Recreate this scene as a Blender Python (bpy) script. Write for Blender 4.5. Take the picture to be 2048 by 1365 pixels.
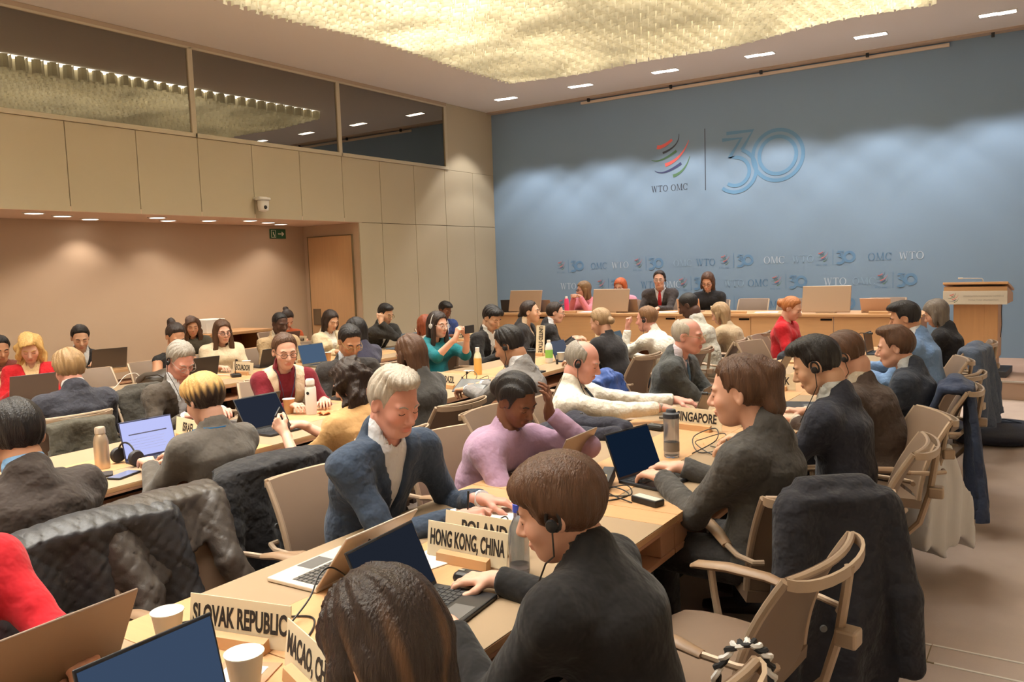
import bpy, bmesh, math, random
import numpy as np
from mathutils import Vector, Matrix

# ------------------------------------------------------------------ scene, camera, light
for o in list(bpy.data.objects):
    bpy.data.objects.remove(o, do_unlink=True)
S = bpy.context.scene
COL = S.collection
PI = math.pi

CAM_Z = 1.70
_yaw, _pitch, _roll = 0.591751753, 0.0897548791, -0.034181615
_fw = np.array([-math.sin(_yaw) * math.cos(_pitch), math.cos(_yaw) * math.cos(_pitch), -math.sin(_pitch)])
_rt = np.array([math.cos(_yaw), math.sin(_yaw), 0.0])
_up = np.cross(_rt, _fw)
CAM_R = math.cos(_roll) * _rt + math.sin(_roll) * _up
CAM_U = -math.sin(_roll) * _rt + math.cos(_roll) * _up
CAM_F = _fw
cam_data = bpy.data.cameras.new('camera')
cam_data.sensor_width = 36.0
cam_data.lens = 36.0 * 1634.5 / 2048.0
cam_data.clip_start = 0.05
cam_data.clip_end = 60
cam = bpy.data.objects.new('camera', cam_data)
COL.objects.link(cam)
cam.matrix_world = Matrix(((CAM_R[0], CAM_U[0], -CAM_F[0], 0), (CAM_R[1], CAM_U[1], -CAM_F[1], 0),
                           (CAM_R[2], CAM_U[2], -CAM_F[2], CAM_Z), (0, 0, 0, 1)))
S.camera = cam

world = bpy.data.worlds.new('world')
S.world = world
world.use_nodes = True
world.node_tree.nodes['Background'].inputs[0].default_value = (0.02, 0.02, 0.022, 1)
world.node_tree.nodes['Background'].inputs[1].default_value = 1.0

S.view_settings.view_transform = 'Standard'
S.view_settings.look = 'None'
S.view_settings.gamma = 1.0
S.view_settings.use_curve_mapping = False
S.view_settings.exposure = 0.0
S.cycles.max_bounces = 6
S.cycles.diffuse_bounces = 4
S.cycles.glossy_bounces = 3
S.cycles.transparent_max_bounces = 8
S.cycles.sample_clamp_indirect = 4.0

CEIL_GLOW = 15.5          # luminous ceiling strength
TAB_GLOW = 0.10
SPOT_W = 240.0            # wall washers
ALCOVE_W = 29.0          # alcove downlights

# ------------------------------------------------------------------ colours and materials
def lin(c):
    return tuple((v / 255.0 / 12.92) if v / 255.0 <= 0.04045 else (((v / 255.0) + 0.055) / 1.055) ** 2.4 for v in c)

MATS = {}
def mat(name, rgb, rough=0.6, metal=0.0, var=0.0, vscale=8.0, stretch=(1, 1, 1), bump=0.0, bscale=60.0,
        spec=0.5, emit=0.0, sheen=0.0, attr=False, alpha=1.0, trans=0.0, coat=0.0, bdist=0.01):
    key = name
    if key in MATS:
        return MATS[key]
    m = bpy.data.materials.new(name)
    m.use_nodes = True
    nt = m.node_tree
    b = nt.nodes['Principled BSDF']
    c = lin(rgb)
    b.inputs['Base Color'].default_value = (*c, 1)
    b.inputs['Roughness'].default_value = rough
    b.inputs['Metallic'].default_value = metal
    b.inputs['Specular IOR Level'].default_value = spec
    if sheen:
        b.inputs['Sheen Weight'].default_value = sheen
    if coat:
        b.inputs['Coat Weight'].default_value = coat
    if trans:
        b.inputs['Transmission Weight'].default_value = trans
    if emit:
        b.inputs['Emission Color'].default_value = (*c, 1)
        b.inputs['Emission Strength'].default_value = emit
    b.inputs['Alpha'].default_value = alpha
    if var or bump:
        tc = nt.nodes.new('ShaderNodeTexCoord')
        mp = nt.nodes.new('ShaderNodeMapping')
        mp.inputs['Scale'].default_value = stretch
        nt.links.new(tc.outputs['Object'], mp.inputs['Vector'])
    if var or attr:
        hsv = nt.nodes.new('ShaderNodeHueSaturation')
        if attr:
            at = nt.nodes.new('ShaderNodeAttribute')
            at.attribute_name = 'Col'
            nt.links.new(at.outputs['Color'], hsv.inputs['Color'])
        else:
            hsv.inputs['Color'].default_value = (*c, 1)
        if var:
            n = nt.nodes.new('ShaderNodeTexNoise')
            n.inputs['Scale'].default_value = vscale
            n.inputs['Detail'].default_value = 5
            nt.links.new(mp.outputs[0], n.inputs['Vector'])
            mr = nt.nodes.new('ShaderNodeMapRange')
            mr.inputs['To Min'].default_value = 1 - var
            mr.inputs['To Max'].default_value = 1 + var
            nt.links.new(n.outputs['Fac'], mr.inputs['Value'])
            nt.links.new(mr.outputs[0], hsv.inputs['Value'])
        nt.links.new(hsv.outputs[0], b.inputs['Base Color'])
    if bump:
        n2 = nt.nodes.new('ShaderNodeTexNoise')
        n2.inputs['Scale'].default_value = bscale
        n2.inputs['Detail'].default_value = 3
        nt.links.new(mp.outputs[0], n2.inputs['Vector'])
        bp = nt.nodes.new('ShaderNodeBump')
        bp.inputs['Strength'].default_value = bump
        bp.inputs['Distance'].default_value = bdist
        nt.links.new(n2.outputs['Fac'], bp.inputs['Height'])
        nt.links.new(bp.outputs[0], b.inputs['Normal'])
    MATS[key] = m
    return m

def emat(name, rgb, strength):
    if name in MATS:
        return MATS[name]
    m = bpy.data.materials.new(name)
    m.use_nodes = True
    nt = m.node_tree
    nt.nodes.clear()
    e = nt.nodes.new('ShaderNodeEmission')
    e.inputs[0].default_value = (*lin(rgb), 1)
    e.inputs[1].default_value = strength
    out = nt.nodes.new('ShaderNodeOutputMaterial')
    nt.links.new(e.outputs[0], out.inputs[0])
    MATS[name] = m
    return m

def wood(name, rgb, rough=0.42, grain=(1, 14, 14), var=0.16):
    return mat(name, rgb, rough, var=var, vscale=2.2, stretch=grain, bump=0.03, bscale=9)

# ------------------------------------------------------------------ mesh helpers
class MB:
    """collects vertices and faces in plain lists"""
    def __init__(s):
        s.v, s.f, s.m = [], [], []
    def add(s, vs, fs, M=None, mi=0):
        o = len(s.v)
        if M is not None:
            vs = [tuple(M @ Vector(p)) for p in vs]
        s.v.extend(tuple(p) for p in vs)
        s.f.extend(tuple(i + o for i in f) for f in fs)
        s.m.extend([mi] * len(fs))
        return s
    def box(s, lo, hi, M=None, mi=0):
        (a, b, c), (d, e, f) = lo, hi
        return s.add([(a, b, c), (d, b, c), (d, e, c), (a, e, c), (a, b, f), (d, b, f), (d, e, f), (a, e, f)],
                     [(0, 3, 2, 1), (4, 5, 6, 7), (0, 1, 5, 4), (1, 2, 6, 5), (2, 3, 7, 6), (3, 0, 4, 7)], M, mi)
    def bbox(s, lo, hi, r=0.004, M=None, mi=0):
        """box with chamfered edges"""
        (a, b, c), (d, e, f) = lo, hi
        r = min(r, (d - a) * .45, (e - b) * .45, (f - c) * .45)
        bm = bmesh.new()
        bmesh.ops.create_cube(bm, size=1.0)
        for v in bm.verts:
            v.co = Vector((a + (v.co.x + .5) * (d - a), b + (v.co.y + .5) * (e - b), c + (v.co.z + .5) * (f - c)))
        bmesh.ops.bevel(bm, geom=bm.edges[:], offset=r, segments=2, affect='EDGES', profile=0.5)
        bm.verts.index_update()
        s.add([v.co[:] for v in bm.verts], [[v.index for v in fc.verts] for fc in bm.faces], M, mi)
        bm.free()
        return s
    def tube(s, pts, r, n=8, closed=False, M=None, mi=0, cap=True, flat=None):
        """sweep a circle (or ellipse r x r*flat) along pts; r may be a list"""
        P = [Vector(p) for p in pts]
        k = len(P)
        rs = r if isinstance(r, (list, tuple)) else [r] * k
        vs, fs = [], []
        up = None
        for i in range(k):
            if closed:
                t = P[(i + 1) % k] - P[i - 1]
            else:
                t = P[min(i + 1, k - 1)] - P[max(i - 1, 0)]
            if t.length < 1e-9:
                t = Vector((0, 0, 1))
            t.normalize()
            if up is None:
                up = Vector((0, 0, 1)) if abs(t.z) < 0.9 else Vector((1, 0, 0))
            sd = t.cross(up)
            if sd.length < 1e-6:
                sd = t.orthogonal()
            sd.normalize()
            up = sd.cross(t).normalized()
            for j in range(n):
                a = 2 * PI * j / n
                vs.append(tuple(P[i] + sd * (math.cos(a) * rs[i]) + up * (math.sin(a) * rs[i] * (flat or 1))))
        segs = k if closed else k - 1
        for i in range(segs):
            for j in range(n):
                a, b = i * n + j, i * n + (j + 1) % n
                c, d = ((i + 1) % k) * n + (j + 1) % n, ((i + 1) % k) * n + j
                fs.append((a, b, c, d))
        if cap and not closed:
            fs.append(tuple(range(n))[::-1])
            fs.append(tuple((k - 1) * n + j for j in range(n)))
        return s.add(vs, fs, M, mi)
    def lathe(s, prof, n=20, M=None, mi=0):
        """profile of (r, z) revolved about z"""
        vs, fs = [], []
        for r, z in prof:
            for j in range(n):
                a = 2 * PI * j / n
                vs.append((r * math.cos(a), r * math.sin(a), z))
        for i in range(len(prof) - 1):
            for j in range(n):
                fs.append((i * n + j, i * n + (j + 1) % n, (i + 1) * n + (j + 1) % n, (i + 1) * n + j))
        if prof[0][0] > 1e-6:
            fs.append(tuple(range(n))[::-1])
        if prof[-1][0] > 1e-6:
            fs.append(tuple((len(prof) - 1) * n + j for j in range(n)))
        return s.add(vs, fs, M, mi)
    def grid(s, P, M=None, mi=0, thick=0.0):
        """surface from a 2-D array of points; with thick it becomes a closed shell"""
        a, b = len(P), len(P[0])
        Q = [[Vector(p) for p in row] for row in P]
        vs = [tuple(p) for row in Q for p in row]
        fs = [(i * b + j, i * b + j + 1, (i + 1) * b + j + 1, (i + 1) * b + j) for i in range(a - 1) for j in range(b - 1)]
        if thick:
            o = len(vs)
            for i in range(a):
                for j in range(b):
                    u = Q[min(i + 1, a - 1)][j] - Q[max(i - 1, 0)][j]
                    w = Q[i][min(j + 1, b - 1)] - Q[i][max(j - 1, 0)]
                    nn = u.cross(w)
                    nn = nn.normalized() if nn.length > 1e-9 else Vector((0, 0, 1))
                    vs.append(tuple(Q[i][j] + nn * thick))
            fs += [(o + i * b + j, o + (i + 1) * b + j, o + (i + 1) * b + j + 1, o + i * b + j + 1) for i in range(a - 1) for j in range(b - 1)]
            ring = [(0, j) for j in range(b)] + [(i, b - 1) for i in range(1, a)] + [(a - 1, j) for j in range(b - 2, -1, -1)] + [(i, 0) for i in range(a - 2, 0, -1)]
            for q in range(len(ring)):
                i0, j0 = ring[q]
                i1, j1 = ring[(q + 1) % len(ring)]
                fs.append((i1 * b + j1, i0 * b + j0, o + i0 * b + j0, o + i1 * b + j1))
        return s.add(vs, fs, M, mi)
    def mesh(s, name, mats, smooth=False):
        me = bpy.data.meshes.new(name)
        me.from_pydata(s.v, [], s.f)
        for m in (mats if isinstance(mats, (list, tuple)) else [mats]):
            me.materials.append(m)
        if any(s.m):
            me.polygons.foreach_set('material_index', s.m)
        if smooth:
            me.polygons.foreach_set('use_smooth', [True] * len(me.polygons))
            try:
                me.set_sharp_from_angle(angle=math.radians(38))
            except Exception:
                pass
        me.update()
        return me
    def build(s, name, mats, parent=None, smooth=False, loc=None, rotz=None):
        return link(name, s.mesh(name, mats, smooth), parent, loc, rotz)

def link(name, me, parent=None, loc=None, rotz=None):
    o = bpy.data.objects.new(name, me)
    COL.objects.link(o)
    if parent is not None:
        o.parent = parent
    if loc is not None:
        o.location = loc
    if rotz is not None:
        o.rotation_euler = (0, 0, rotz)
    return o

def tag(o, label=None, cat=None, group=None, kind=None):
    if label: o['label'] = label
    if cat: o['category'] = cat
    if group: o['group'] = group
    if kind: o['kind'] = kind
    return o

def thing(name, label, cat, loc=(0, 0, 0), rotz=0.0, group=None):
    o = bpy.data.objects.new(name, None)
    o.empty_display_size = 0.05
    COL.objects.link(o)
    o.location = loc
    o.rotation_euler = (0, 0, rotz)
    return tag(o, label, cat, group)

def struct(name, mb, m, parent=None, smooth=False):
    o = mb.build(name, m, parent, smooth)
    if parent is None:
        o['kind'] = 'structure'
    return o

def copy_tree(root, loc, rotz, label=None, group=None):
    r = root.copy()
    COL.objects.link(r)
    r.location = loc
    r.rotation_euler = (0, 0, rotz)
    if label: r['label'] = label
    if group: r['group'] = group
    for ch in root.children:
        c = ch.copy()
        COL.objects.link(c)
        c.parent = r
        for g in ch.children:
            d = g.copy()
            COL.objects.link(d)
            d.parent = c
    return r

def rx(a): return Matrix.Rotation(a, 4, 'X')
def ry(a): return Matrix.Rotation(a, 4, 'Y')
def rz(a): return Matrix.Rotation(a, 4, 'Z')
def tr(x, y, z): return Matrix.Translation((x, y, z))

def text_mesh(txt, size, xscale=1.0, bold=0.0, depth=0.0004):
    """lettering as a flat mesh in the XZ plane (reads from -Y), centred in x, baseline z=0"""
    cu = bpy.data.curves.new('lettering', 'FONT')
    cu.body = txt
    cu.size = size
    cu.align_x = 'CENTER'
    cu.offset = bold
    cu.extrude = depth
    cu.resolution_u = 3
    ob = bpy.data.objects.new('lettering', cu)
    COL.objects.link(ob)
    dg = bpy.context.evaluated_depsgraph_get()
    me = bpy.data.meshes.new_from_object(ob.evaluated_get(dg))
    bpy.data.objects.remove(ob, do_unlink=True)
    me.transform(rx(PI / 2) @ Matrix.Diagonal((xscale, 1, 1, 1)))
    return me
# ------------------------------------------------------------------ the room
XL, XB, XR = -9.19, -10.47, 1.3      # main left wall, alcove back wall, right wall
YB, YF = 13.22, -3.2                  # blue wall, wall behind the camera
ZC, ZS = 4.664, 2.489                 # ceiling, soffit
PLAT_Y, PLAT_Z = 10.80, 0.211         # platform
AL_Y = 9.472                          # end of the alcove (door wall)

M_carpet = mat('carpet_taupe', (176, 159, 148), 0.95, var=0.13, vscale=3.5, bump=0.25, bscale=420, spec=0.1)
M_carpet2 = mat('carpet_platform', (172, 146, 130), 0.95, var=0.08, vscale=4, bump=0.25, bscale=420, spec=0.1)
M_panel = mat('wall_panel_cream', (187, 174, 148), 0.7, var=0.03, vscale=2, spec=0.25)
M_gap = mat('panel_gap_brown', (120, 104, 76), 0.9)
M_alc = mat('alcove_plaster', (188, 164, 140), 0.8, var=0.03, vscale=2, spec=0.2)
M_blue = mat('blue_backdrop', (130, 154, 178), 0.75, var=0.025, vscale=1.2, spec=0.2)
M_ceil = mat('ceiling_paint', (234, 229, 224), 0.85, var=0.02, vscale=1, spec=0.2)
M_frame = mat('window_frame_putty', (194, 182, 156), 0.5)
M_door = wood('door_veneer', (198, 158, 116), 0.5, grain=(14, 14, 1), var=0.08)
M_wood = wood('beech_veneer', (198, 154, 110), 0.4, grain=(14, 1, 14), var=0.10)
M_woodx = wood('beech_veneer_cross', (194, 150, 106), 0.42, grain=(1, 14, 14), var=0.10)
M_woodz = wood('beech_veneer_upright', (194, 148, 104), 0.45, grain=(14, 14, 1), var=0.10)
M_dark = mat('dark_void', (26, 23, 22), 0.9, spec=0.1)
M_steel = mat('brushed_steel', (190, 188, 182), 0.35, metal=0.9)
M_black = mat('black_plastic', (26, 26, 28), 0.45)
M_white = mat('white_plastic', (226, 222, 214), 0.5)

mb = MB().box((XB - .3, YF, -.12), (XR, YB, 0))
floor = struct('floor', mb, M_carpet)
mb = MB().bbox((XL, PLAT_Y, 0), (XR, YB, PLAT_Z), 0.006)
struct('platform', mb, M_carpet2)
tag(bpy.data.objects['platform'], 'carpeted low platform step in front of the blue wall', None, kind='structure')
mb = MB().bbox((XL, PLAT_Y - .012, PLAT_Z - .014), (XR, PLAT_Y + .03, PLAT_Z + .006), 0.003)
o = struct('trim_1', mb, mat('step_nosing_metal', (196, 188, 178), 0.4, metal=0.6))
# floor track strips near the camera
for yy in (3.83, 3.656):
    xs = [(-1.4, -.43), (-.425, XR)] if yy > 3.7 else [(-1.4, -.445), (-.40, XR)]
    for x0, x1 in xs:
        MB().bbox((x0, yy - .006, 0.0), (x1, yy + .006, .004), .001).build('floor_strip', mat('floor_strip_metal', (206, 200, 190), 0.4), floor)
MB().box((-.432, 3.662, 0.0), (-.428, 3.824, .0025)).build('floor_box_seam', M_gap, floor)
MB().box((-.445, 3.652, 0.0), (-.40, 3.66, .003)).build('floor_box_notch', M_gap, floor)

ceiling = struct('ceiling', MB().box((XL - .2, YF, ZC), (XR, YB + .2, ZC + .1)), M_ceil)
M_plain = mat('wall_paint_offwhite', (236, 230, 220), 0.8)
struct('wall_right', MB().box((XR, YF, -.1), (XR + .1, YB, ZC)), M_plain)
struct('wall_front', MB().box((XB, YF - .1, -.1), (XR + .1, YF, ZC)), M_plain)
wall_back = struct('wall_back', MB().box((XL - .1, YB, -.1), (XR + .1, YB + .1, ZC)), M_blue)
# cornice rail above the blue wall with its brackets
struct('trim_2', MB().box((XL, YB - .16, ZC - .03), (XR, YB, ZC)), mat('cornice_beige', (182, 164, 148), 0.8))  # cornice strip in its own beige
struct('trim_3', MB().bbox((-7.2, YB - .05, ZC - .10), (-1.35, YB - .004, ZC - .055), .004), mat('curtain_rail', (220, 204, 186), 0.6))
for x in (-7.0, -5.45, -3.95, -2.4, -.82):
    MB().bbox((x - .02, YB - .14, ZC - .09), (x + .02, YB - .10, ZC - .005), .004).build('rail_bracket', M_black, bpy.data.objects['trim_3'])

# left wall: backing, panels, soffit, alcove
mb = MB()
mb.box((XL - .08, AL_Y + .03, 0), (XL - .021, YB, ZC))
mb.box((XL - .08, YF, ZS + .01), (XL - .02, AL_Y, 3.49))
mb.box((XL - .08, YF, 4.60), (XL - .02, AL_Y, ZC))
mb.box((XL - .08, 11.80, 3.49), (XL - .02, YB, ZC))
wall_left = struct('wall_left', mb, M_gap)
g = .004
ys = [4.946 + .843 * k for k in range(-9, 10)]
for k, y0 in enumerate(ys):
    y1 = y0 + .843
    if y0 < YF: continue
    y1 = min(y1, YB)
    top = 3.487 if y0 < 11.6 else None
    MB().bbox((XL - .02, y0 + g, ZS + g), (XL, y1 - g, (3.487 if y1 < 12.0 else 3.487) - g), .003).build('panel', M_panel, wall_left)
    if y1 > AL_Y + .1:
        MB().bbox((XL - .02, max(y0, AL_Y) + g, 0.01), (XL, y1 - g, ZS - g), .003).build('panel', M_panel, wall_left)
MB().bbox((XL - .02, 11.80, 3.487), (XL, YB - .002, ZC - .002), .003).build('panel', M_panel, wall_left)
MB().bbox((XL - .03, YF, 4.61), (XL + .015, 11.80, ZC - .002), .003).build('panel', mat('cornice_beam', (176, 156, 134), 0.8), wall_left)
# alcove shell
struct('wall_alcove', MB().box((XB - .1, YF, 0), (XB, AL_Y + .1, ZS + .01)), M_alc)
struct('wall_alcove_end', MB().box((XB, AL_Y, 0), (XL - .02, AL_Y + .08, ZS + .01)), M_alc)
soffit = struct('ceiling_alcove', MB().box((XB - .1, YF, ZS + .002), (XL - .001, AL_Y + .08, ZS + .06)), mat('soffit_paint', (214, 186, 164), 0.8))
# door in the end wall of the alcove
d = thing('door_1', 'veneered door with a steel push plate at the end of the alcove', None)
d['kind'] = 'structure'
MB().bbox((-10.34, AL_Y - .03, 0.01), (-9.35, AL_Y - .002, 2.30), .004).build('door_leaf', M_door, d)
MB().box((-10.36, AL_Y - .034, 2.302), (-9.33, AL_Y - .001, 2.312)).build('door_gap', M_gap, d)
MB().box((-10.352, AL_Y - .034, 0), (-10.342, AL_Y - .001, 2.31)).build('door_gap', M_gap, d)
MB().box((-9.348, AL_Y - .034, 0), (-9.338, AL_Y - .001, 2.31)).build('door_gap', M_gap, d)
MB().bbox((-10.29, AL_Y - .045, .86), (-10.12, AL_Y - .03, 1.13), .004).build('push_plate', mat('push_plate', (128, 112, 92), 0.4, metal=0.5), d)

# interpreters' window band
WIN = [(YF + .3, 1.55), (1.55, 4.07), (4.07, 6.60), (6.60, 9.15), (9.15, 11.77)]
glass = bpy.data.materials.new('tinted_booth_glass')
glass.use_nodes = True
nt = glass.node_tree
nt.nodes.clear()
out = nt.nodes.new('ShaderNodeOutputMaterial')
mx = nt.nodes.new('ShaderNodeMixShader')
tb = nt.nodes.new('ShaderNodeBsdfTransparent')
tb.inputs[0].default_value = (0.72, 0.69, 0.62, 1)
gl = nt.nodes.new('ShaderNodeBsdfGlossy')
gl.inputs['Color'].default_value = (0.8, 0.76, 0.68, 1)
gl.inputs['Roughness'].default_value = 0.01
fr = nt.nodes.new('ShaderNodeFresnel')
fr.inputs[0].default_value = 2.5
mxm = nt.nodes.new('ShaderNodeMath')
mxm.operation = 'MAXIMUM'
mxm.inputs[1].default_value = 0.34
nt.links.new(fr.outputs[0], mxm.inputs[0])
nt.links.new(mxm.outputs[0], mx.inputs[0])
nt.links.new(tb.outputs[0], mx.inputs[1])
nt.links.new(gl.outputs[0], mx.inputs[2])
nt.links.new(mx.outputs[0], out.inputs[0])
MATS['glass'] = glass
for i, (y0, y1) in enumerate(WIN):
    w = thing('window_%d' % (i + 1), 'dark tinted booth window pane number %d in the band under the ceiling' % (i + 1), None)
    del w['label']
    w['kind'] = 'structure'
    MB().box((XL - .016, y0, 3.53), (XL - .010, y1, 4.60)).build('pane', glass, w)
    MB().bbox((XL - .05, y1 - .035, 3.53), (XL + .012, y1 + .035, 4.60), .004).build('mullion', M_frame, w)
    MB().bbox((XL - .05, y0, 3.486), (XL + .022, y1 + .03, 3.54), .004).build('window_sill', M_frame, w)
    MB().bbox((XL - .05, y0, 4.585), (XL + .012, y1 + .03, 4.625), .004).build('window_head', M_frame, w)
# booth room behind the glass
mb = MB()
mb.box((XL - 2.3, YF, 3.30), (XL - .09, 11.85, 3.40))
mb.box((XL - 2.3, YF, 4.70), (XL - .09, 11.85, 4.76))
mb.box((XL - 2.4, YF, 3.30), (XL - 2.3, 11.85, 4.76))
mb.box((XL - 2.3, 11.80, 3.40), (XL - .09, 11.88, 4.76))
struct('wall_booth', mb, mat('booth_interior', (128, 116, 98), 0.9))
# ------------------------------------------------------------------ luminous ceiling of hanging tabs
LX0, LX1, LY0, LY1 = -7.12, -1.26, -2.6, 10.82
gm = bpy.data.materials.new('ceiling_light_sheet')
gm.use_nodes = True
nt = gm.node_tree
nt.nodes.clear()
out = nt.nodes.new('ShaderNodeOutputMaterial')
em = nt.nodes.new('ShaderNodeEmission')
tc = nt.nodes.new('ShaderNodeTexCoord')
n1 = nt.nodes.new('ShaderNodeTexNoise')
n1.inputs['Scale'].default_value = 0.75
n1.inputs['Detail'].default_value = 3
n1.inputs['Roughness'].default_value = 0.55
n1.inputs['Distortion'].default_value = 0.8
mr = nt.nodes.new('ShaderNodeMapRange')
mr.inputs['From Min'].default_value = 0.36
mr.inputs['From Max'].default_value = 0.66
mr.inputs['To Min'].default_value = 0.35
mr.inputs['To Max'].default_value = 1.9
ml = nt.nodes.new('ShaderNodeMath')
ml.operation = 'MULTIPLY'
ml.inputs[1].default_value = CEIL_GLOW
em.inputs[0].default_value = (1.0, 0.955, 0.87, 1)
nt.links.new(tc.outputs['Object'], n1.inputs['Vector'])
nt.links.new(n1.outputs['Fac'], mr.inputs['Value'])
nt.links.new(mr.outputs[0], ml.inputs[0])
nt.links.new(ml.outputs[0], em.inputs[1])
nt.links.new(em.outputs[0], out.inputs[0])
MATS['ceiling_light_sheet'] = gm

lum = thing('ceiling_lamp', 'large glowing ceiling field of pale hanging tabs in rippling rows', 'ceiling lamp', (0, 0, 0))
MB().box((LX0 + .05, LY0, ZC - .012), (LX1 - .05, LY1 - .05, ZC - .004)).build('light_sheet', gm, lum)
tm = bpy.data.materials.new('translucent_tab')
tm.use_nodes = True
nt = tm.node_tree
nt.nodes.clear()
out = nt.nodes.new('ShaderNodeOutputMaterial')
df = nt.nodes.new('ShaderNodeBsdfDiffuse')
df.inputs[0].default_value = (0.62, 0.57, 0.43, 1)
tl = nt.nodes.new('ShaderNodeBsdfTranslucent')
tl.inputs[0].default_value = (0.62, 0.56, 0.41, 1)
mx = nt.nodes.new('ShaderNodeMixShader')
mx.inputs[0].default_value = 0.5
nt.links.new(df.outputs[0], mx.inputs[1])
nt.links.new(tl.outputs[0], mx.inputs[2])
te = nt.nodes.new('ShaderNodeEmission')          # the tabs are the lamp's diffusers; faint glow added to brighten the ceiling
te.inputs[0].default_value = (1.0, 0.88, 0.62, 1)
te.inputs[1].default_value = TAB_GLOW
ad = nt.nodes.new('ShaderNodeAddShader')
nt.links.new(mx.outputs[0], ad.inputs[0])
nt.links.new(te.outputs[0], ad.inputs[1])
nt.links.new(ad.outputs[0], out.inputs[0])
MATS['translucent_tab'] = tm

PX_, PY_ = 0.092, 0.102
tabs = []
j = 0
y = LY0
while y <= LY1:
    i = 0
    x = LX0 + (PX_ * .5 if j % 2 else 0)
    while x <= LX1 + .001:
        w = (math.sin(x * 1.25 + .8 * math.sin(y * .7)) * .5 + math.sin(y * 1.05 + x * .55) * .5
             + .35 * math.sin(x * 2.6 - y * 1.9))
        h = .145 + .045 * w
        tabs.append((x, y, h, (.62 if (i + j) % 2 else -.62) + .35 * math.sin(x * 2.1 + y * 1.3)))
        x += PX_
        i += 1
    y += PY_
    j += 1
# the ones that show largest from the seats become parts of their own
def _size(t):
    q = np.array((t[0], t[1], ZC - .1 - CAM_Z))
    d = q @ CAM_F
    if d < .5: return 0
    u, v = abs(q @ CAM_R) / d, (q @ CAM_U) / d
    return (1 / d) if (u < 0.62 and -0.41 < v < 0.415) else 0
order = sorted(range(len(tabs)), key=lambda k: -_size(tabs[k]))
big = set(order[:300])
TW = .112
def tab_geo(mb, x, y, h, a):
    c, s = math.cos(a), math.sin(a)
    # a gently folded strip: two leaves meeting at a shallow crease
    pts = [(-TW / 2, .012), (0, -.012), (TW / 2, .012)]
    vs = []
    for (u, v) in pts:
        X, Y = x + u * c - v * s, y + u * s + v * c
        vs += [(X, Y, ZC - .016), (X, Y, ZC - .016 - h)]
    for (u, v) in pts:
        v += .004
        X, Y = x + u * c - v * s, y + u * s + v * c
        vs += [(X, Y, ZC - .016), (X, Y, ZC - .016 - h)]
    fs = [(0, 1, 3, 2), (2, 3, 5, 4), (6, 8, 9, 7), (8, 10, 11, 9), (1, 7, 9, 3), (3, 9, 11, 5), (0, 6, 7, 1), (4, 5, 11, 10)]
    mb.add(vs, fs)
rest = MB()
hm = {}
for k, t in enumerate(tabs):
    if k in big:
        q = (round(t[2] / .01), round(t[3] / .1))
        if q not in hm:
            m_ = MB()
            tab_geo(m_, 0, 0, q[0] * .01, q[1] * .1)
            hm[q] = m_.mesh('tab', tm)
        link('tab', hm[q], lum, (t[0], t[1], 0))
    else:
        tab_geo(rest, *t)
tag(rest.build('tab_field', tm, lum), kind='stuff')

# ------------------------------------------------------------------ recessed wall-washer lights
M_lampw = emat('lamp_cool_white', (255, 250, 240), 9.0)
lamps = []
for k, x in enumerate((-8.16, -6.67, -5.17, -3.70, -2.20, -.72)):
    nm = ['above the corner with the panelled wall', 'second from the panelled wall', 'third from the panelled wall',
          'fourth from the panelled wall', 'fifth from the panelled wall', 'above the lectern'][k]
    t = thing('recessed_light', 'white twin recessed ceiling light along the blue wall, ' + nm, 'ceiling light', (x, 12.21, ZC), 0, 'recessed lights along the blue wall')
    MB().bbox((-.215, -.085, -.008), (.215, .085, .004), .006).build('bezel', mat('bezel_white', (214, 206, 196), 0.5), t)
    for s in (-1, 1):
        m_ = MB()
        m_.bbox((-.098, -.062, -.013), (.098, .062, -.006), .003, M=tr(s * .1, s * .012, 0))
        m_.build('lens', M_lampw, t)
    for bx in (-.27, .27):
        ld = bpy.data.lights.new('washer_beam', 'SPOT')
        ld.energy = SPOT_W / 2
        ld.color = (1.0, 0.95, 0.92)
        ld.spot_size = math.radians(86)
        ld.spot_blend = 0.25
        ld.shadow_soft_size = 0.08
        lo = bpy.data.objects.new('washer_beam', ld)
        COL.objects.link(lo)
        lo.parent = t
        lo.location = (bx, -.02, -.05)
        lo.rotation_euler = (math.radians(2), 0, 0)
    lamps.append(lo)

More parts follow.
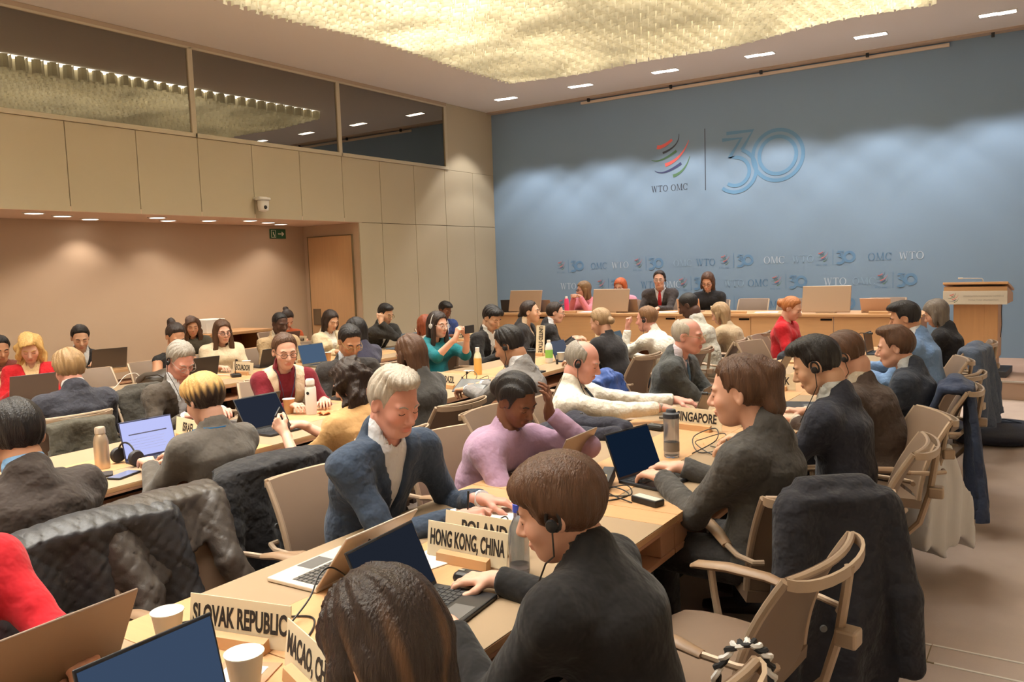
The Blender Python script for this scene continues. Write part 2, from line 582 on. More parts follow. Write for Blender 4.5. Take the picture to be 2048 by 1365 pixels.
for k, (x, y) in enumerate(((-9.55, 4.72), (-9.83, 5.18), (-10.16, 5.70), (-9.58, 6.25), (-10.0, 6.68), (-9.78, 7.16), (-9.54, 7.66), (-9.78, 8.18), (-10.02, 8.62),
                            (-9.55, 1.0), (-10.0, 2.4), (-9.7, 3.6))):
    desc = ['first one seen from the stair of the hall', '', ''][0]
    word = ['first', 'second', 'third', 'fourth', 'fifth', 'sixth', 'seventh', 'eighth', 'ninth'][k] if k < 9 else None
    lab = ('round downlight in the alcove soffit, %s of nine going towards the door' % word) if word else ['round downlight in the alcove soffit furthest from the door', 'round downlight in the alcove soffit second furthest from the door', 'round downlight in the alcove soffit third furthest from the door'][k - 9]
    t = thing('downlight', lab, 'ceiling light', (x, y, ZS), 0, 'downlights in the alcove soffit')
    MB().lathe([(.118, .004), (.118, -.006), (.098, -.010), (.094, -.004)], 24).build('trim_ring', mat('bezel_white', (214, 206, 196), 0.5), t, True)
    MB().lathe([(.0, -.007), (.092, -.007), (.092, -.002)], 24).build('lens', emat('lamp_warm_white', (255, 244, 228), 7.0), t)
    ld = bpy.data.lights.new('downlight_beam', 'SPOT')
    ld.energy = ALCOVE_W
    ld.color = (1.0, 0.88, 0.76)
    ld.spot_size = math.radians(118)
    ld.spot_blend = 0.6
    ld.shadow_soft_size = 0.08
    lo = bpy.data.objects.new('downlight_beam', ld)
    COL.objects.link(lo)
    lo.parent = t
    lo.location = (0, 0, -.03)

# ------------------------------------------------------------------ dome camera and exit sign
t = thing('dome_camera', 'white ceiling-mounted conference camera under the panelled wall ledge', 'camera', (XL + .13, 7.51, 2.66))
MB().bbox((-.13, -.07, .085), (.02, .07, .115), .01).build('mount_bracket', M_white, t)
MB().lathe([(0, .10), (.10, .10), (.105, .085), (.10, .07), (.0, .07)], 24).build('base_disc', M_white, t, True)
MB().lathe([(.0, .075), (.078, .07), (.076, .0), (.066, -.07), (.03, -.085), (0, -.085)], 24).build('camera_head', M_white, t, True)
MB().lathe([(0, .012), (.022, .01), (.026, 0)], 16, M=tr(.069, -.02, -.03) @ ry(PI / 2)).build('camera_lens', M_black, t, True)
MB().lathe([(.079, .0), (.081, .003), (.079, .006)], 24, M=tr(0, 0, .064)).build('black_ring', M_black, t)  # thin black ring under the base disc

t = thing('exit_sign', 'green emergency exit sign with running figure and arrow on the alcove wall', 'sign', (XB + .004, 8.925, 2.365), PI / 2)
MB().bbox((-.16, -.012, -.075), (.16, .0, .075), .003).build('sign_board', mat('exit_green', (36, 92, 60), 0.5), t)
M_sign = mat('sign_white', (226, 230, 214), 0.6)
mb = MB()
mb.box((-.135, -.014, -.06), (-.128, -.0122, .06)).box((-.135, -.014, .053), (-.045, -.0122, .06)).box((-.135, -.014, -.06), (-.045, -.0122, -.053)).box((-.052, -.014, -.06), (-.045, -.0122, .06))
mb.build('door_pictogram', M_sign, t)
mb = MB()
mb.tube([(-.095, -.013, .03), (-.093, -.013, -.005), (-.075, -.013, -.02), (-.078, -.013, -.045)], .007, 6)
mb.build('figure_pictogram', M_sign, t)
mb = MB()
mb.box((.0, -.014, -.009), (.11, -.0122, .009))
mb.box((-.05, -.014, -.009), (.008, -.0122, .009), M=tr(.112, 0, .004) @ ry(-PI / 4))
mb.box((-.05, -.014, -.009), (.008, -.0122, .009), M=tr(.112, 0, -.004) @ ry(PI / 4))
mb.build('arrow', M_sign, t)
t.rotation_euler = (0, 0, PI / 2)

# ------------------------------------------------------------------ emblems and lettering on the blue wall
def arc_band(pts, w):
    """flat tapered band in the XZ plane through pts [(x,z)], widths w"""
    k = len(pts)
    vs = []
    for i in range(k):
        a, b = pts[max(i - 1, 0)], pts[min(i + 1, k - 1)]
        dx, dz = b[0] - a[0], b[1] - a[1]
        L = math.hypot(dx, dz) or 1
        nx, nz = -dz / L, dx / L
        vs += [(pts[i][0] + nx * w[i] / 2, 0, pts[i][1] + nz * w[i] / 2), (pts[i][0] - nx * w[i] / 2, 0, pts[i][1] - nz * w[i] / 2)]
    fs = [(2 * i, 2 * i + 1, 2 * i + 3, 2 * i + 2) for i in range(k - 1)]
    return vs, fs
def bez(p0, p1, p2, n=14):
    return [((1 - t) ** 2 * p0[0] + 2 * t * (1 - t) * p1[0] + t * t * p2[0], (1 - t) ** 2 * p0[1] + 2 * t * (1 - t) * p1[1] + t * t * p2[1]) for t in [i / (n - 1) for i in range(n)]]
# swooshes in a unit box (0..1, 0..1), widths start->end
SW = [('coral', (.15, .74), (.30, .70), (.55, .88), .10, .06), ('slate', (.30, .58), (.75, .70), (.73, 1.0), .055, .012),
      ('green', (.0, .44), (.20, .32), (.66, .60), .015, .06), ('coral', (.36, .28), (.80, .38), (.98, .82), .09, .012),
      ('navy', (.08, .17), (.28, .0), (.78, .29), .012, .07), ('green', (.56, .0), (.88, .06), (1.0, .44), .075, .012)]
EMB = {'coral': (226, 108, 104), 'slate': (66, 72, 84), 'green': (84, 122, 90), 'navy': (62, 70, 110)}
def emblem(parent, x, z, s, y, mix=0.0, base=(134, 158, 182), wx=1.0):
    for nm, a, b, c, w0, w1 in SW:
        col = tuple(int(EMB[nm][i] * (1 - mix) + base[i] * mix) for i in range(3))
        p = bez(a, b, c)
        n_ = len(p)
        w = [w0 + (w1 - w0) * i / (n_ - 1) for i in range(n_)]
        vs, fs = arc_band(p, w)
        m_ = MB()
        m_.add([(x + v[0] * s * wx, y, z + v[2] * s) for v in vs], fs)
        m_.build('swoosh', mat('emblem_%s_%d' % (nm, int(mix * 100)), col, 0.7), parent)
def thirty(parent, x, z, h, y, m, lw):
    """outlined double-line '30' with height h, left bottom at x,z"""
    mb = MB()
    cnt = [0]
    def band(pts, w=lw):
        vs, fs = arc_band(pts, [w] * len(pts))
        cnt[0] += 1
        mb.add([(x + v[0] * h, y - .0002 * cnt[0], z + v[2] * h) for v in vs], fs)
    L = lw / h
    def B(pts): band([(p[0], p[1]) for p in pts], L)
    def circ(cx, cz, r, a0, a1, n=40): return [(cx + r * math.cos(math.radians(a0 + (a1 - a0) * i / n)), cz + r * math.sin(math.radians(a0 + (a1 - a0) * i / n))) for i in range(n + 1)]
    B(circ(1.03, .51, .435, 0, 360))
    B(circ(1.03, .51, .32, 0, 360))
    B([(.12, .985), (.60, .985), (.40, .665)])
    B([(.04, .875), (.39, .875), (.17, .545), (.28, .545)])
    B(circ(.28, .295, .25, 90, -125, 30))
    B([(.40, .665)] + circ(.28, .305, .375, 62, -130, 30))
    return mb.build('numeral', m, parent)
def serif(parent, txt, x, z, h, y, m, nm='lettering'):
    """roman capitals W T O M C drawn as strokes, left baseline at x,z; returns advance"""
    mb = MB()
    cx = x
    tk, tn, sf = .135 * h, .05 * h, .045 * h
    def q(a, b, c, d): mb.add([(p[0], y, p[1]) for p in (a, b, c, d)], [(0, 1, 2, 3)])
    def rect(x0, z0, x1, z1): q((x0, z0), (x1, z0), (x1, z1), (x0, z1))
    for ch in txt:
        if ch == ' ':
            cx += .42 * h
            continue
        X, Z = cx, z
        if ch == 'T':
            w = .72 * h
            rect(X + w / 2 - tk / 2, Z, X + w / 2 + tk / 2, Z + h)
            rect(X, Z + h - tn * 1.2, X + w, Z + h)
            rect(X, Z + h - .2 * h, X + tn, Z + h)
            rect(X + w - tn, Z + h - .2 * h, X + w, Z + h)
            rect(X + w / 2 - .18 * h, Z, X + w / 2 + .18 * h, Z + sf)
        elif ch in 'OC':
            w = .86 * h
            n_ = 28
            a0, a1 = (0, 360) if ch == 'O' else (42, 318)
            for k in range(n_):
                t0 = math.radians(a0 + (a1 - a0) * k / n_)
                t1 = math.radians(a0 + (a1 - a0) * (k + 1) / n_)
                R, r1, r2 = .5, .5 * w / h, .5
                def po(t): return (X + w / 2 + w / 2 * math.cos(t), Z + h / 2 + h / 2 * math.sin(t))
                def pi_(t): return (X + w / 2 + (w / 2 - tk) * math.cos(t), Z + h / 2 + (h / 2 - tn) * math.sin(t))
                q(po(t0), po(t1), pi_(t1), pi_(t0))
            if ch == 'C':
                rect(X + w * .84, Z + h * .66, X + w * .90, Z + h * .96)
        elif ch == 'W':
            w = 1.12 * h
            def dg_(xa, xb, wd): q((X + xa - wd / 2, Z + h), (X + xa + wd / 2, Z + h), (X + xb + wd / 2, Z), (X + xb - wd / 2, Z))
            dg_(.14 * w, .32 * w, tk)
            dg_(.50 * w, .32 * w, tn)
            dg_(.50 * w, .70 * w, tk)
            dg_(.90 * w, .70 * w, tn)
            rect(X, Z + h - sf, X + .28 * w, Z + h)
            rect(X + .78 * w, Z + h - sf, X + w, Z + h)
        else:
            w = 1.0 * h
            rect(X + .10 * w, Z, X + .10 * w + tn, Z + h)
            rect(X + .80 * w, Z, X + .80 * w + tk, Z + h)
            q((X + .10 * w, Z + h), (X + .10 * w + tk, Z + h), (X + .50 * w + tk * .4, Z + .04 * h), (X + .50 * w - tk * .4, Z + .04 * h))
            q((X + .85 * w - tn, Z + h), (X + .85 * w + tn * .4, Z + h), (X + .50 * w + tn * .6, Z + .04 * h), (X + .50 * w - tn * .2, Z + .04 * h))
            rect(X, Z, X + .26 * w, Z + sf)
            rect(X + .72 * w, Z, X + w + .02 * h, Z + sf)
        cx += w + .10 * h
    if nm:
        mb.build(nm, m, parent)
    return cx - x

EY = YB - .004
big_logo = thing('wall_emblem', 'large emblem of curved strokes above the letters WTO OMC on the blue wall', 'emblem', (0, 0, 0))
emblem(big_logo, -5.87, 3.15, .69, EY)
serif(big_logo, 'WTO OMC', -5.885, 2.905, .105, EY, mat('ink_slate', (70, 78, 92), 0.7))
o = MB().box((-4.922, EY - .001, 2.87), (-4.908, EY + .001, 3.87)).build('divider_bar', mat('ink_slate', (70, 78, 92), 0.7))
tag(o, 'thin dark upright bar between the big emblem and the number 30', 'bar')
o = thirty(None, -4.66, 2.86, .90, EY, mat('numeral_blue', (96, 140, 176), 0.7), .056)
o.name = 'wall_numeral'
tag(o, 'large double-outlined blue number 30 on the blue wall', 'numeral')

M_lt = mat('ink_pale', (186, 202, 218), 0.7)
M_md = mat('ink_steel', (92, 130, 166), 0.7)
M_ft = mat('ink_faint', (140, 168, 194), 0.7)
pat = thing('wall_lettering', 'rows of small emblems and letters WTO OMC repeated low on the blue wall', 'lettering', (0, 0, 0))
M_30 = mat('ink_numeral_soft', (104, 144, 182), 0.7)
def small_logo(x, z):
    emblem(pat, x - .07, z - .05, .17, EY, 0.25)
    serif(pat, 'WTO', x - .08, z - .115, .026, EY, M_md)
    serif(pat, 'OMC', x + .02, z - .115, .026, EY, M_md)
    MB().box((x + .165, EY - .001, z - .11), (x + .171, EY + .001, z + .13)).build('divider_bar', M_30, pat)
    thirty(pat, x + .215, z - .085, .185, EY, M_30, .019)
for x in (-7.74, -6.18, -4.62, -3.07):
    small_logo(x, 1.68)
for x, s, m_ in ((-7.10, 'OMC', M_md), (-6.68, 'WTO', M_lt), (-5.50, 'OMC', M_ft), (-5.10, 'WTO', M_md), (-3.96, 'OMC', M_lt), (-3.52, 'WTO', M_ft), (-2.40, 'OMC', M_md), (-1.98, 'WTO', M_lt)):
    serif(pat, s, x, 1.62, .115, EY, m_)
for x in (-6.92, -5.36, -3.78, -2.22):
    small_logo(x, 1.32)
for x, s, m_ in ((-7.75, 'WTO', M_lt), (-6.12, 'WTO', M_md), (-5.70, 'OMC', M_lt), (-4.62, 'WTO', M_ft), (-4.22, 'OMC', M_md), (-3.04, 'WTO', M_lt), (-2.62, 'OMC', M_ft)):
    serif(pat, s, x, 1.26, .115, EY, m_)
for x in (-7.74, -6.18, -4.62, -3.07):
    small_logo(x, .97)
for x, s, m_ in ((-3.98, 'OMC', M_md), (-2.40, 'OMC', M_lt)):
    serif(pat, s, x, .91, .115, EY, m_)
# ------------------------------------------------------------------ podium desk and lectern
POD = thing('podium_desk', 'long beech presidium desk with dark cable slots on the platform', 'desk', (0, 0, PLAT_Z))
TZ = .76
MB().bbox((-7.70, 10.86, TZ - .035), (-1.36, 11.66, TZ), .004).build('desk_top', M_woodx, POD)
xs = [-7.68, -6.62, -5.56, -4.50, -3.44, -2.38, -1.38]
for a, b in zip(xs[:-1], xs[1:]):
    MB().bbox((a + .003, 10.885, 0.005), (b - .003, 10.91, TZ - .036), .002).build('front_panel', M_woodx, POD)
    MB().bbox((b - .16, 10.878, TZ - .085), (b - .02, 10.886, TZ - .06), .002).build('cable_slot', M_dark, POD)
for x in (-7.66, -5.56, -3.44, -1.42):
    MB().bbox((x - .02, 10.92, 0.0), (x + .02, 11.60, TZ - .036), .003).build('support_panel', M_woodz, POD)

LEC = thing('lectern', 'beech speaker lectern with sloping top and white nameplate on the platform', 'lectern', (-.82, 11.42, PLAT_Z), math.radians(-3))
MB().bbox((-.30, -.30, 0), (.34, .34, .075), .006).build('base_plate', mat('lectern_base', (52, 54, 60), 0.6), LEC)
MB().bbox((-.21, -.20, .075), (.21, .20, .22), .004).build('plinth', M_woodz, LEC)
MB().bbox((-.235, -.22, .22), (.20, .22, .87), .006).build('column', M_woodz, LEC)
MB().bbox((.09, -.226, .22), (.235, .15, .87), .006).build('column_wing', M_woodz, LEC)
mb = MB()
prof = [(-.30, 1.04), (-.30, 1.075), (.34, .975), (.34, .87), (.28, .87), (-.22, .87), (-.30, .87)]
vs = [(-.33, a, b) for a, b in prof] + [(.33, a, b) for a, b in prof]
k = len(prof)
mb.add(vs, [tuple(range(k)), tuple(range(2 * k - 1, k - 1, -1))] + [(i, i + k, (i + 1) % k + k, (i + 1) % k) for i in range(k)])
mb.build('desk_box', M_woodx, LEC)
MB().bbox((-.34, -.32, .0), (.34, .36, .028), .004, M=tr(0, 0, 1.055) @ rx(-.155)).build('sloping_top', M_woodx, LEC)
nb = MB().bbox((-.335, -.322, .865), (.335, -.302, 1.025), .003).build('nameplate', mat('plate_white', (214, 206, 192), 0.5), LEC)
emb = thing('plate_mark', None, None)
emb.parent = LEC
bpy.data.objects.remove(emb)
emblem(nb, -.28, .89, .115, -.3235, 0.12, (214, 206, 192))
for i, tx in enumerate(('ORGANISATION MONDIALE DU COMMERCE', 'WORLD TRADE ORGANIZATION')):
    me = text_mesh(tx, .026, .8)
    me.materials.append(mat('ink_grey', (168, 160, 150), 0.7))
    o = link('lettering', me, nb, (.09, -.3235, .955 - .045 * i))
mb = MB().tube([(.06, -.12, 1.07), (.06, -.12, 1.15), (.05, -.12, 1.165), (.0, -.13, 1.168), (-.16, -.15, 1.172)], .005, 6).tube([(-.15, -.149, 1.172), (-.20, -.155, 1.172)], .010, 8)
mb.build('gooseneck_microphone', mat('mic_grey', (190, 186, 178), 0.4), LEC, True)
MB().tube([(.24, .1, .87), (.245, .02, .75), (.25, .03, .6), (.24, .01, .45)], .004, 6).build('cable', M_black, LEC, True)

# ------------------------------------------------------------------ conference tables
M_mat = mat('desk_inlay_taupe', (152, 130, 104), 0.62, var=0.03, vscale=6, spec=0.3)
M_edge = wood('beech_fascia', (186, 138, 108), 0.45, grain=(14, 1, 14), var=0.08)
TAB_Z = .745
def table_proto(L, W=.97):
    t = thing('conference_table', 'x', 'table', (0, 0, 0))
    h = W / 2
    mb = MB().bbox((-h, 0.002, TAB_Z - .026), (h, L - .002, TAB_Z - .004), .002)
    mb.build('table_top', M_wood, t)
    # centre strip and cross bands stand a hair above the inlays
    MB().bbox((-.17, 0.002, TAB_Z - .006), (.17, L - .002, TAB_Z), .001).build('centre_strip', M_wood, t)
    for y0, y1 in ((.002, .14), (L - .14, L - .002)):
        for s in (-1, 1):
            a, b = (s * .171, s * h) if s > 0 else (-h, -.171)
            MB().bbox((a, y0, TAB_Z - .006), (b, y1, TAB_Z), .001).build('cross_band', M_woodx, t)
    for s in (-1, 1):
        a, b = (.172, h - .001) if s > 0 else (-h + .001, -.172)
        MB().bbox((a, .141, TAB_Z - .006), (b, L - .141, TAB_Z - .001), .001).build('writing_inlay', M_mat, t)
        x0, x1 = (h - .30, h - .012) if s > 0 else (-h + .012, -h + .30)
        MB().bbox((x0, .005, TAB_Z - .155), (x1, L - .005, TAB_Z - .135), .002).build('shelf', M_edge, t)
        for yy in (.0, L - .13):
            MB().bbox((x0, yy + .004, TAB_Z - .134), (x1 - .004, yy + .13, TAB_Z - .027), .002).build('shelf_divider', M_edge, t)
        xs0 = h - .012 if s > 0 else -h
        MB().bbox((xs0, .004, TAB_Z - .038), (xs0 + .012, L - .004, TAB_Z - .0265), .001).build('edge_strip', M_edge, t)
    MB().bbox((-.02, .01, .02), (.02, L - .01, TAB_Z - .16), .002).build('modesty_panel', M_dark, t)
    for yy in (.02, L - .06):
        MB().bbox((-.34, yy, 0.0), (.34, yy + .04, TAB_Z - .156), .003).build('leg_panel', mat('leg_panel_dark', (74, 58, 48), 0.6), t)
    return t
TABLES = {}
def table_row(row, segs, labels):
    for (x, y, L, a), lab in zip(segs, labels):
        key = round(L, 3)
        if key in TABLES:
            copy_tree(TABLES[key], (x, y, 0), a, lab, 'conference tables in rows')
        else:
            p = table_proto(L)
            p.location = (x, y, 0)
            p.rotation_euler = (0, 0, a)
            tag(p, lab, None, 'conference tables in rows')
            TABLES[key] = p
table_row('A', [(-1.67, -.25 + 1.55 * k, 1.55, 0) for k in range(5)],
          ['beech conference table under the open blue-screen laptop and brown laptop lid',
           'beech conference table carrying the HONG KONG, CHINA and POLAND nameplates',
           'beech conference table carrying the FRANCE nameplate and clear water bottle',
           'beech conference table carrying the SINGAPORE nameplate',
           'beech conference table carrying the DENMARK nameplate'])
table_row('A', [(-1.70, 7.62, 1.55, 0)], ['beech conference table carrying the SWEDEN nameplate nearest the platform'])
BT = .05
table_row('B', [(-4.02 - BT * (-.25 + 1.55 * k), -.25 + 1.55 * k, 1.55, BT) for k in range(6)],
          ['beech conference table behind the man with blue collar, mostly out of view',
           'beech conference table under the bright white laptop screen and steel bottle',
           'beech conference table carrying the ISRAEL nameplate and dark open laptop',
           'beech conference table carrying the BRAZIL nameplate',
           'beech conference table under the green-labelled milk bottle and UNITED card',
           'beech conference table in front of the man in grey suit by the podium'])
table_row('C', [(-6.68, 1.9 + 1.55 * k, 1.55, 0) for k in range(5)],
          ['beech conference table in front of the wavy blonde woman in red',
           'beech conference table under the dark leather bag and white charger',
           'beech conference table carrying the ECUADOR and PANAMA nameplates',
           'beech conference table under the blue laptop by the man resting his cheek',
           'beech conference table carrying the COMOROS nameplate'])
def narrow_proto(L):
    t = thing('side_counter', 'x', 'table')
    MB().bbox((-.30, .002, TAB_Z - .03), (.30, L - .002, TAB_Z), .002).build('table_top', M_wood, t)
    MB().bbox((.02, .005, TAB_Z - .16), (.28, L - .005, TAB_Z - .14), .002).build('shelf', M_edge, t)
    MB().bbox((.0, .01, 0.0), (.03, L - .01, TAB_Z - .16), .002).build('front_panel', M_woodz, t)
    for yy in (.01, L - .05):
        MB().bbox((-.26, yy, 0.0), (-.001, yy + .04, TAB_Z - .031), .003).build('leg_panel', M_woodz, t)
    return t
tn = narrow_proto(1.55)
tn.location = (-8.72, 2.9, 0)
tag(tn, 'narrow beech counter beside the seated woman in black jacket by the alcove', None, 'narrow counters along the alcove')
for k, lab in enumerate(('narrow beech counter under the grey laptop lid in the alcove row',
                         'narrow beech counter in front of the wavy-haired woman in the alcove row',
                         'narrow beech counter carrying the VIET NAM nameplate')):
    copy_tree(tn, (-8.72, 2.9 + 1.55 * (k + 1), 0), 0, lab)

# low cabinet with open compartment in the alcove
cb = thing('side_cabinet', 'open wooden side cabinet with white box on top against the alcove wall', 'cabinet', (-10.05, 7.56, 0))
MB().bbox((-.40, -.55, .88), (.30, .55, .92), .003).build('cabinet_top', M_woodx, cb)
for yy in (-.55, .51):
    MB().bbox((-.40, yy, 0.0), (.30, yy + .04, .88), .003).build('side_panel', M_woodz, cb)
MB().bbox((-.40, -.51, .52), (.28, .51, .55), .003).build('shelf', M_woodx, cb)
MB().bbox((-.40, -.51, 0.0), (-.37, .51, .88), .002).build('back_panel', mat('cabinet_back', (150, 92, 62), 0.6), cb)
MB().bbox((.26, -.51, .0), (.29, .51, .52), .002).build('door_panel', M_woodz, cb)
bx_ = thing('storage_box', 'white box with a dark cable standing on the alcove cabinet', 'box', (-10.0, 7.22, .92))
MB().bbox((-.14, -.16, 0), (.14, .16, .20), .012).build('box_body', M_white, bx_)
MB().tube([(.15, -.02, .16), (.17, .05, .20), (.15, .10, .15), (.15, .14, .12)], .006, 6).build('cable', M_black, bx_, True)
# ------------------------------------------------------------------ implicit surfaces (bodies, hair, garments, draped coats)
def vec(*a): return np.array(a, dtype=np.float64)
def cap(p, a, b, ra, rb):
    a = np.asarray(a, float); b = np.asarray(b, float)
    ba = b - a
    q = p - a
    t = np.clip(q @ ba / max(ba @ ba, 1e-9), 0, 1)
    return np.linalg.norm(q - t[:, None] * ba, axis=1) - (ra + t * (rb - ra))
def ell(p, c, r, R=None):
    q = p - np.asarray(c, float)
    if R is not None:
        q = q @ R
    r = np.asarray(r, float)
    k0 = np.linalg.norm(q / r, axis=1)
    k1 = np.linalg.norm(q / (r * r), axis=1)
    return k0 * (k0 - 1.0) / np.maximum(k1, 1e-6)
def ecap(p, a, b, side, ra, rb):
    """capsule with elliptic section; ra, rb = (half width along side, half depth)"""
    a = np.asarray(a, float); b = np.asarray(b, float)
    ba = b - a
    L = np.linalg.norm(ba)
    ax = ba / max(L, 1e-9)
    sd = side - ax * (side @ ax)
    sd = sd / np.linalg.norm(sd)
    dp = np.cross(ax, sd)
    q = p - a
    h = q @ ax
    t = np.clip(h / max(L, 1e-9), 0, 1)
    u, v, w = q @ sd, q @ dp, h - t * L
    ru = ra[0] + t * (rb[0] - ra[0])
    rv = ra[1] + t * (rb[1] - ra[1])
    rw = np.minimum(ru, rv)
    k0 = np.sqrt((u / ru) ** 2 + (v / rv) ** 2 + (w / rw) ** 2)
    k1 = np.sqrt((u / ru ** 2) ** 2 + (v / rv ** 2) ** 2 + (w / rw ** 2) ** 2)
    return k0 * (k0 - 1.0) / np.maximum(k1, 1e-6)
def smin(a, b, k):
    h = np.maximum(k - np.abs(a - b), 0) / k
    return np.minimum(a, b) - h * h * k * 0.25
def smax(a, b, k):
    return -smin(-a, -b, k)

def surfnet(field, lo, hi, h):
    """naive surface nets of field < 0 inside the box lo..hi with cell h; fine evaluation only near the surface"""
    lo = np.asarray(lo, float) - 2 * h
    hi = np.asarray(hi, float) + 2 * h
    K = 4
    nc = np.maximum(np.ceil((hi - lo) / (h * K)).astype(int), 2)
    n = nc * K
    cs = [lo[i] + (np.arange(nc[i]) + .5) * K * h - .5 * h for i in range(3)]
    G = np.stack(np.meshgrid(*cs, indexing='ij'), -1).reshape(-1, 3)
    dc = field(G).reshape(nc)
    act = np.abs(dc) < K * h * 1.75
    D = np.repeat(np.repeat(np.repeat(dc, K, 0), K, 1), K, 2).astype(np.float32)
    A = np.repeat(np.repeat(np.repeat(act, K, 0), K, 1), K, 2)
    I = np.argwhere(A)
    out = np.empty(len(I), np.float32)
    P = lo + I * h
    for s in range(0, len(I), 200000):
        out[s:s + 200000] = field(P[s:s + 200000])
    D[I[:, 0], I[:, 1], I[:, 2]] = out
    ins = D < 0
    c = ins[:-1, :-1, :-1].astype(np.uint8)
    tot = np.zeros(c.shape, np.uint8)
    for dx in (0, 1):
        for dy in (0, 1):
            for dz in (0, 1):
                tot += ins[dx:dx + c.shape[0], dy:dy + c.shape[1], dz:dz + c.shape[2]]
    mask = (tot > 0) & (tot < 8)
    C = np.argwhere(mask)
    if len(C) == 0:
        return np.zeros((0, 3)), np.zeros((0, 4), int)
    idx = -np.ones(c.shape, np.int64)
    idx[C[:, 0], C[:, 1], C[:, 2]] = np.arange(len(C))
    val = {}
    for dx in (0, 1):
        for dy in (0, 1):
            for dz in (0, 1):
                val[dx, dy, dz] = D[C[:, 0] + dx, C[:, 1] + dy, C[:, 2] + dz]
    acc = np.zeros((len(C), 3))
    cnt = np.zeros(len(C))
    for ax in range(3):
        for u in (0, 1):
            for v in (0, 1):
                a = [0, 0, 0]; b = [0, 0, 0]
                o1, o2 = [i for i in range(3) if i != ax]
                a[o1] = b[o1] = u
                a[o2] = b[o2] = v
                b[ax] = 1
                va, vb = val[tuple(a)], val[tuple(b)]
                m = (va < 0) != (vb < 0)
                t = np.where(m, va / np.where(m, va - vb, 1), 0)
                e = np.array(a, float)[None, :].repeat(len(C), 0)
                e[:, ax] += t
                acc += e * m[:, None]
                cnt += m
    V = lo + (C + acc / cnt[:, None]) * h
    F = []
    for ax in range(3):
        o1, o2 = [i for i in range(3) if i != ax]
        sl0 = [slice(None)] * 3; sl1 = [slice(None)] * 3
        sl0[ax] = slice(0, -1); sl1[ax] = slice(1, None)
        a, b = ins[tuple(sl0)], ins[tuple(sl1)]
        E = np.argwhere(a != b)
        E = E[(E[:, o1] > 0) & (E[:, o2] > 0) & (E[:, o1] < c.shape[o1]) & (E[:, o2] < c.shape[o2]) & (E[:, ax] < c.shape[ax])]
        if len(E) == 0: continue
        s = a[E[:, 0], E[:, 1], E[:, 2]]
        q = []
        for (u, v) in ((0, 0), (1, 0), (1, 1), (0, 1)):
            cc = E.copy()
            cc[:, o1] -= u
            cc[:, o2] -= v
            q.append(idx[cc[:, 0], cc[:, 1], cc[:, 2]])
        q = np.stack(q, 1)
        flip = s if ax != 1 else ~s
        q = np.where(flip[:, None], q[:, ::-1], q)
        F.append(q[(q >= 0).all(1)])
    F = np.concatenate(F)
    return V, F[:, ::-1]

def np_mesh(name, V, F, m, col=None):
    me = bpy.data.meshes.new(name)
    nv, nf = len(V), len(F)
    me.vertices.add(nv)
    me.vertices.foreach_set('co', np.ascontiguousarray(V, np.float32).ravel())
    me.loops.add(nf * 4)
    me.loops.foreach_set('vertex_index', np.ascontiguousarray(F, np.int32).ravel())
    me.polygons.add(nf)
    me.polygons.foreach_set('loop_start', np.arange(nf, dtype=np.int32) * 4)
    me.polygons.foreach_set('use_smooth', np.ones(nf, bool))
    me.update(calc_edges=True)
    me.validate()
    for q in (m if isinstance(m, (list, tuple)) else [m]):
        me.materials.append(q)
    if col is not None:
        at = me.color_attributes.new('Col', 'FLOAT_COLOR', 'POINT')
        cc = np.ones((nv, 4), np.float32)
        cc[:, :3] = col
        at.data.foreach_set('color', cc.ravel())
    return me

def sdf_obj(name, field, lo, hi, h, m, parent, col=None):
    V, F = surfnet(field, lo, hi, h)
    if len(V) == 0:
        return None
    # keep the largest connected piece so every part is one surface
    V, F = main_island(V, F)
    c = col(V) if col is not None else None
    return link(name, np_mesh(name, V, F, m, c), parent)

def main_island(V, F):
    n = len(V)
    lab = np.arange(n)
    a = F[:, [0, 1, 2, 3]].ravel()
    b = F[:, [1, 2, 3, 0]].ravel()
    for _ in range(400):
        m = np.minimum(lab[a], lab[b])
        new = lab.copy()
        np.minimum.at(new, a, m)
        np.minimum.at(new, b, m)
        new = new[new]
        if (new == lab).all(): break
        lab = new
    u, cnt = np.unique(lab, return_counts=True)
    if len(u) == 1:
        return V, F
    keep = lab == u[cnt.argmax()]
    # keep every piece of at least a fifth of the biggest (separate locks, sleeves)
    mp = -np.ones(n, np.int64)
    mp[keep] = np.arange(keep.sum())
    F = mp[F]
    return V[keep], F[(F >= 0).all(1)]

def hsh(q):
    return np.sin(q * 12.9898) * .5 + np.sin(q * 7.233 + 1.3) * .3 + np.sin(q * 23.17 + .4) * .2
# ------------------------------------------------------------------ people
SKIN = {'fair': (212, 164, 142), 'pink': (210, 152, 136), 'tan': (192, 142, 112), 'asian': (208, 164, 136), 'olive': (182, 134, 104),
        'brown': (122, 80, 60), 'dark': (82, 56, 46), 'deep': (70, 48, 40)}
HAIR = {'black': (30, 26, 26), 'dark': (48, 36, 31), 'brown': (84, 58, 42), 'lightbrown': (120, 86, 58), 'grey': (150, 142, 132), 'silver': (176, 166, 152),
        'blond': (196, 156, 96), 'ash': (150, 120, 84), 'auburn': (128, 62, 36), 'red': (186, 92, 48), 'sand': (160, 132, 100), 'ginger': (166, 104, 60), 'darkblond': (128, 98, 66), 'ashgrey': (112, 102, 94)}

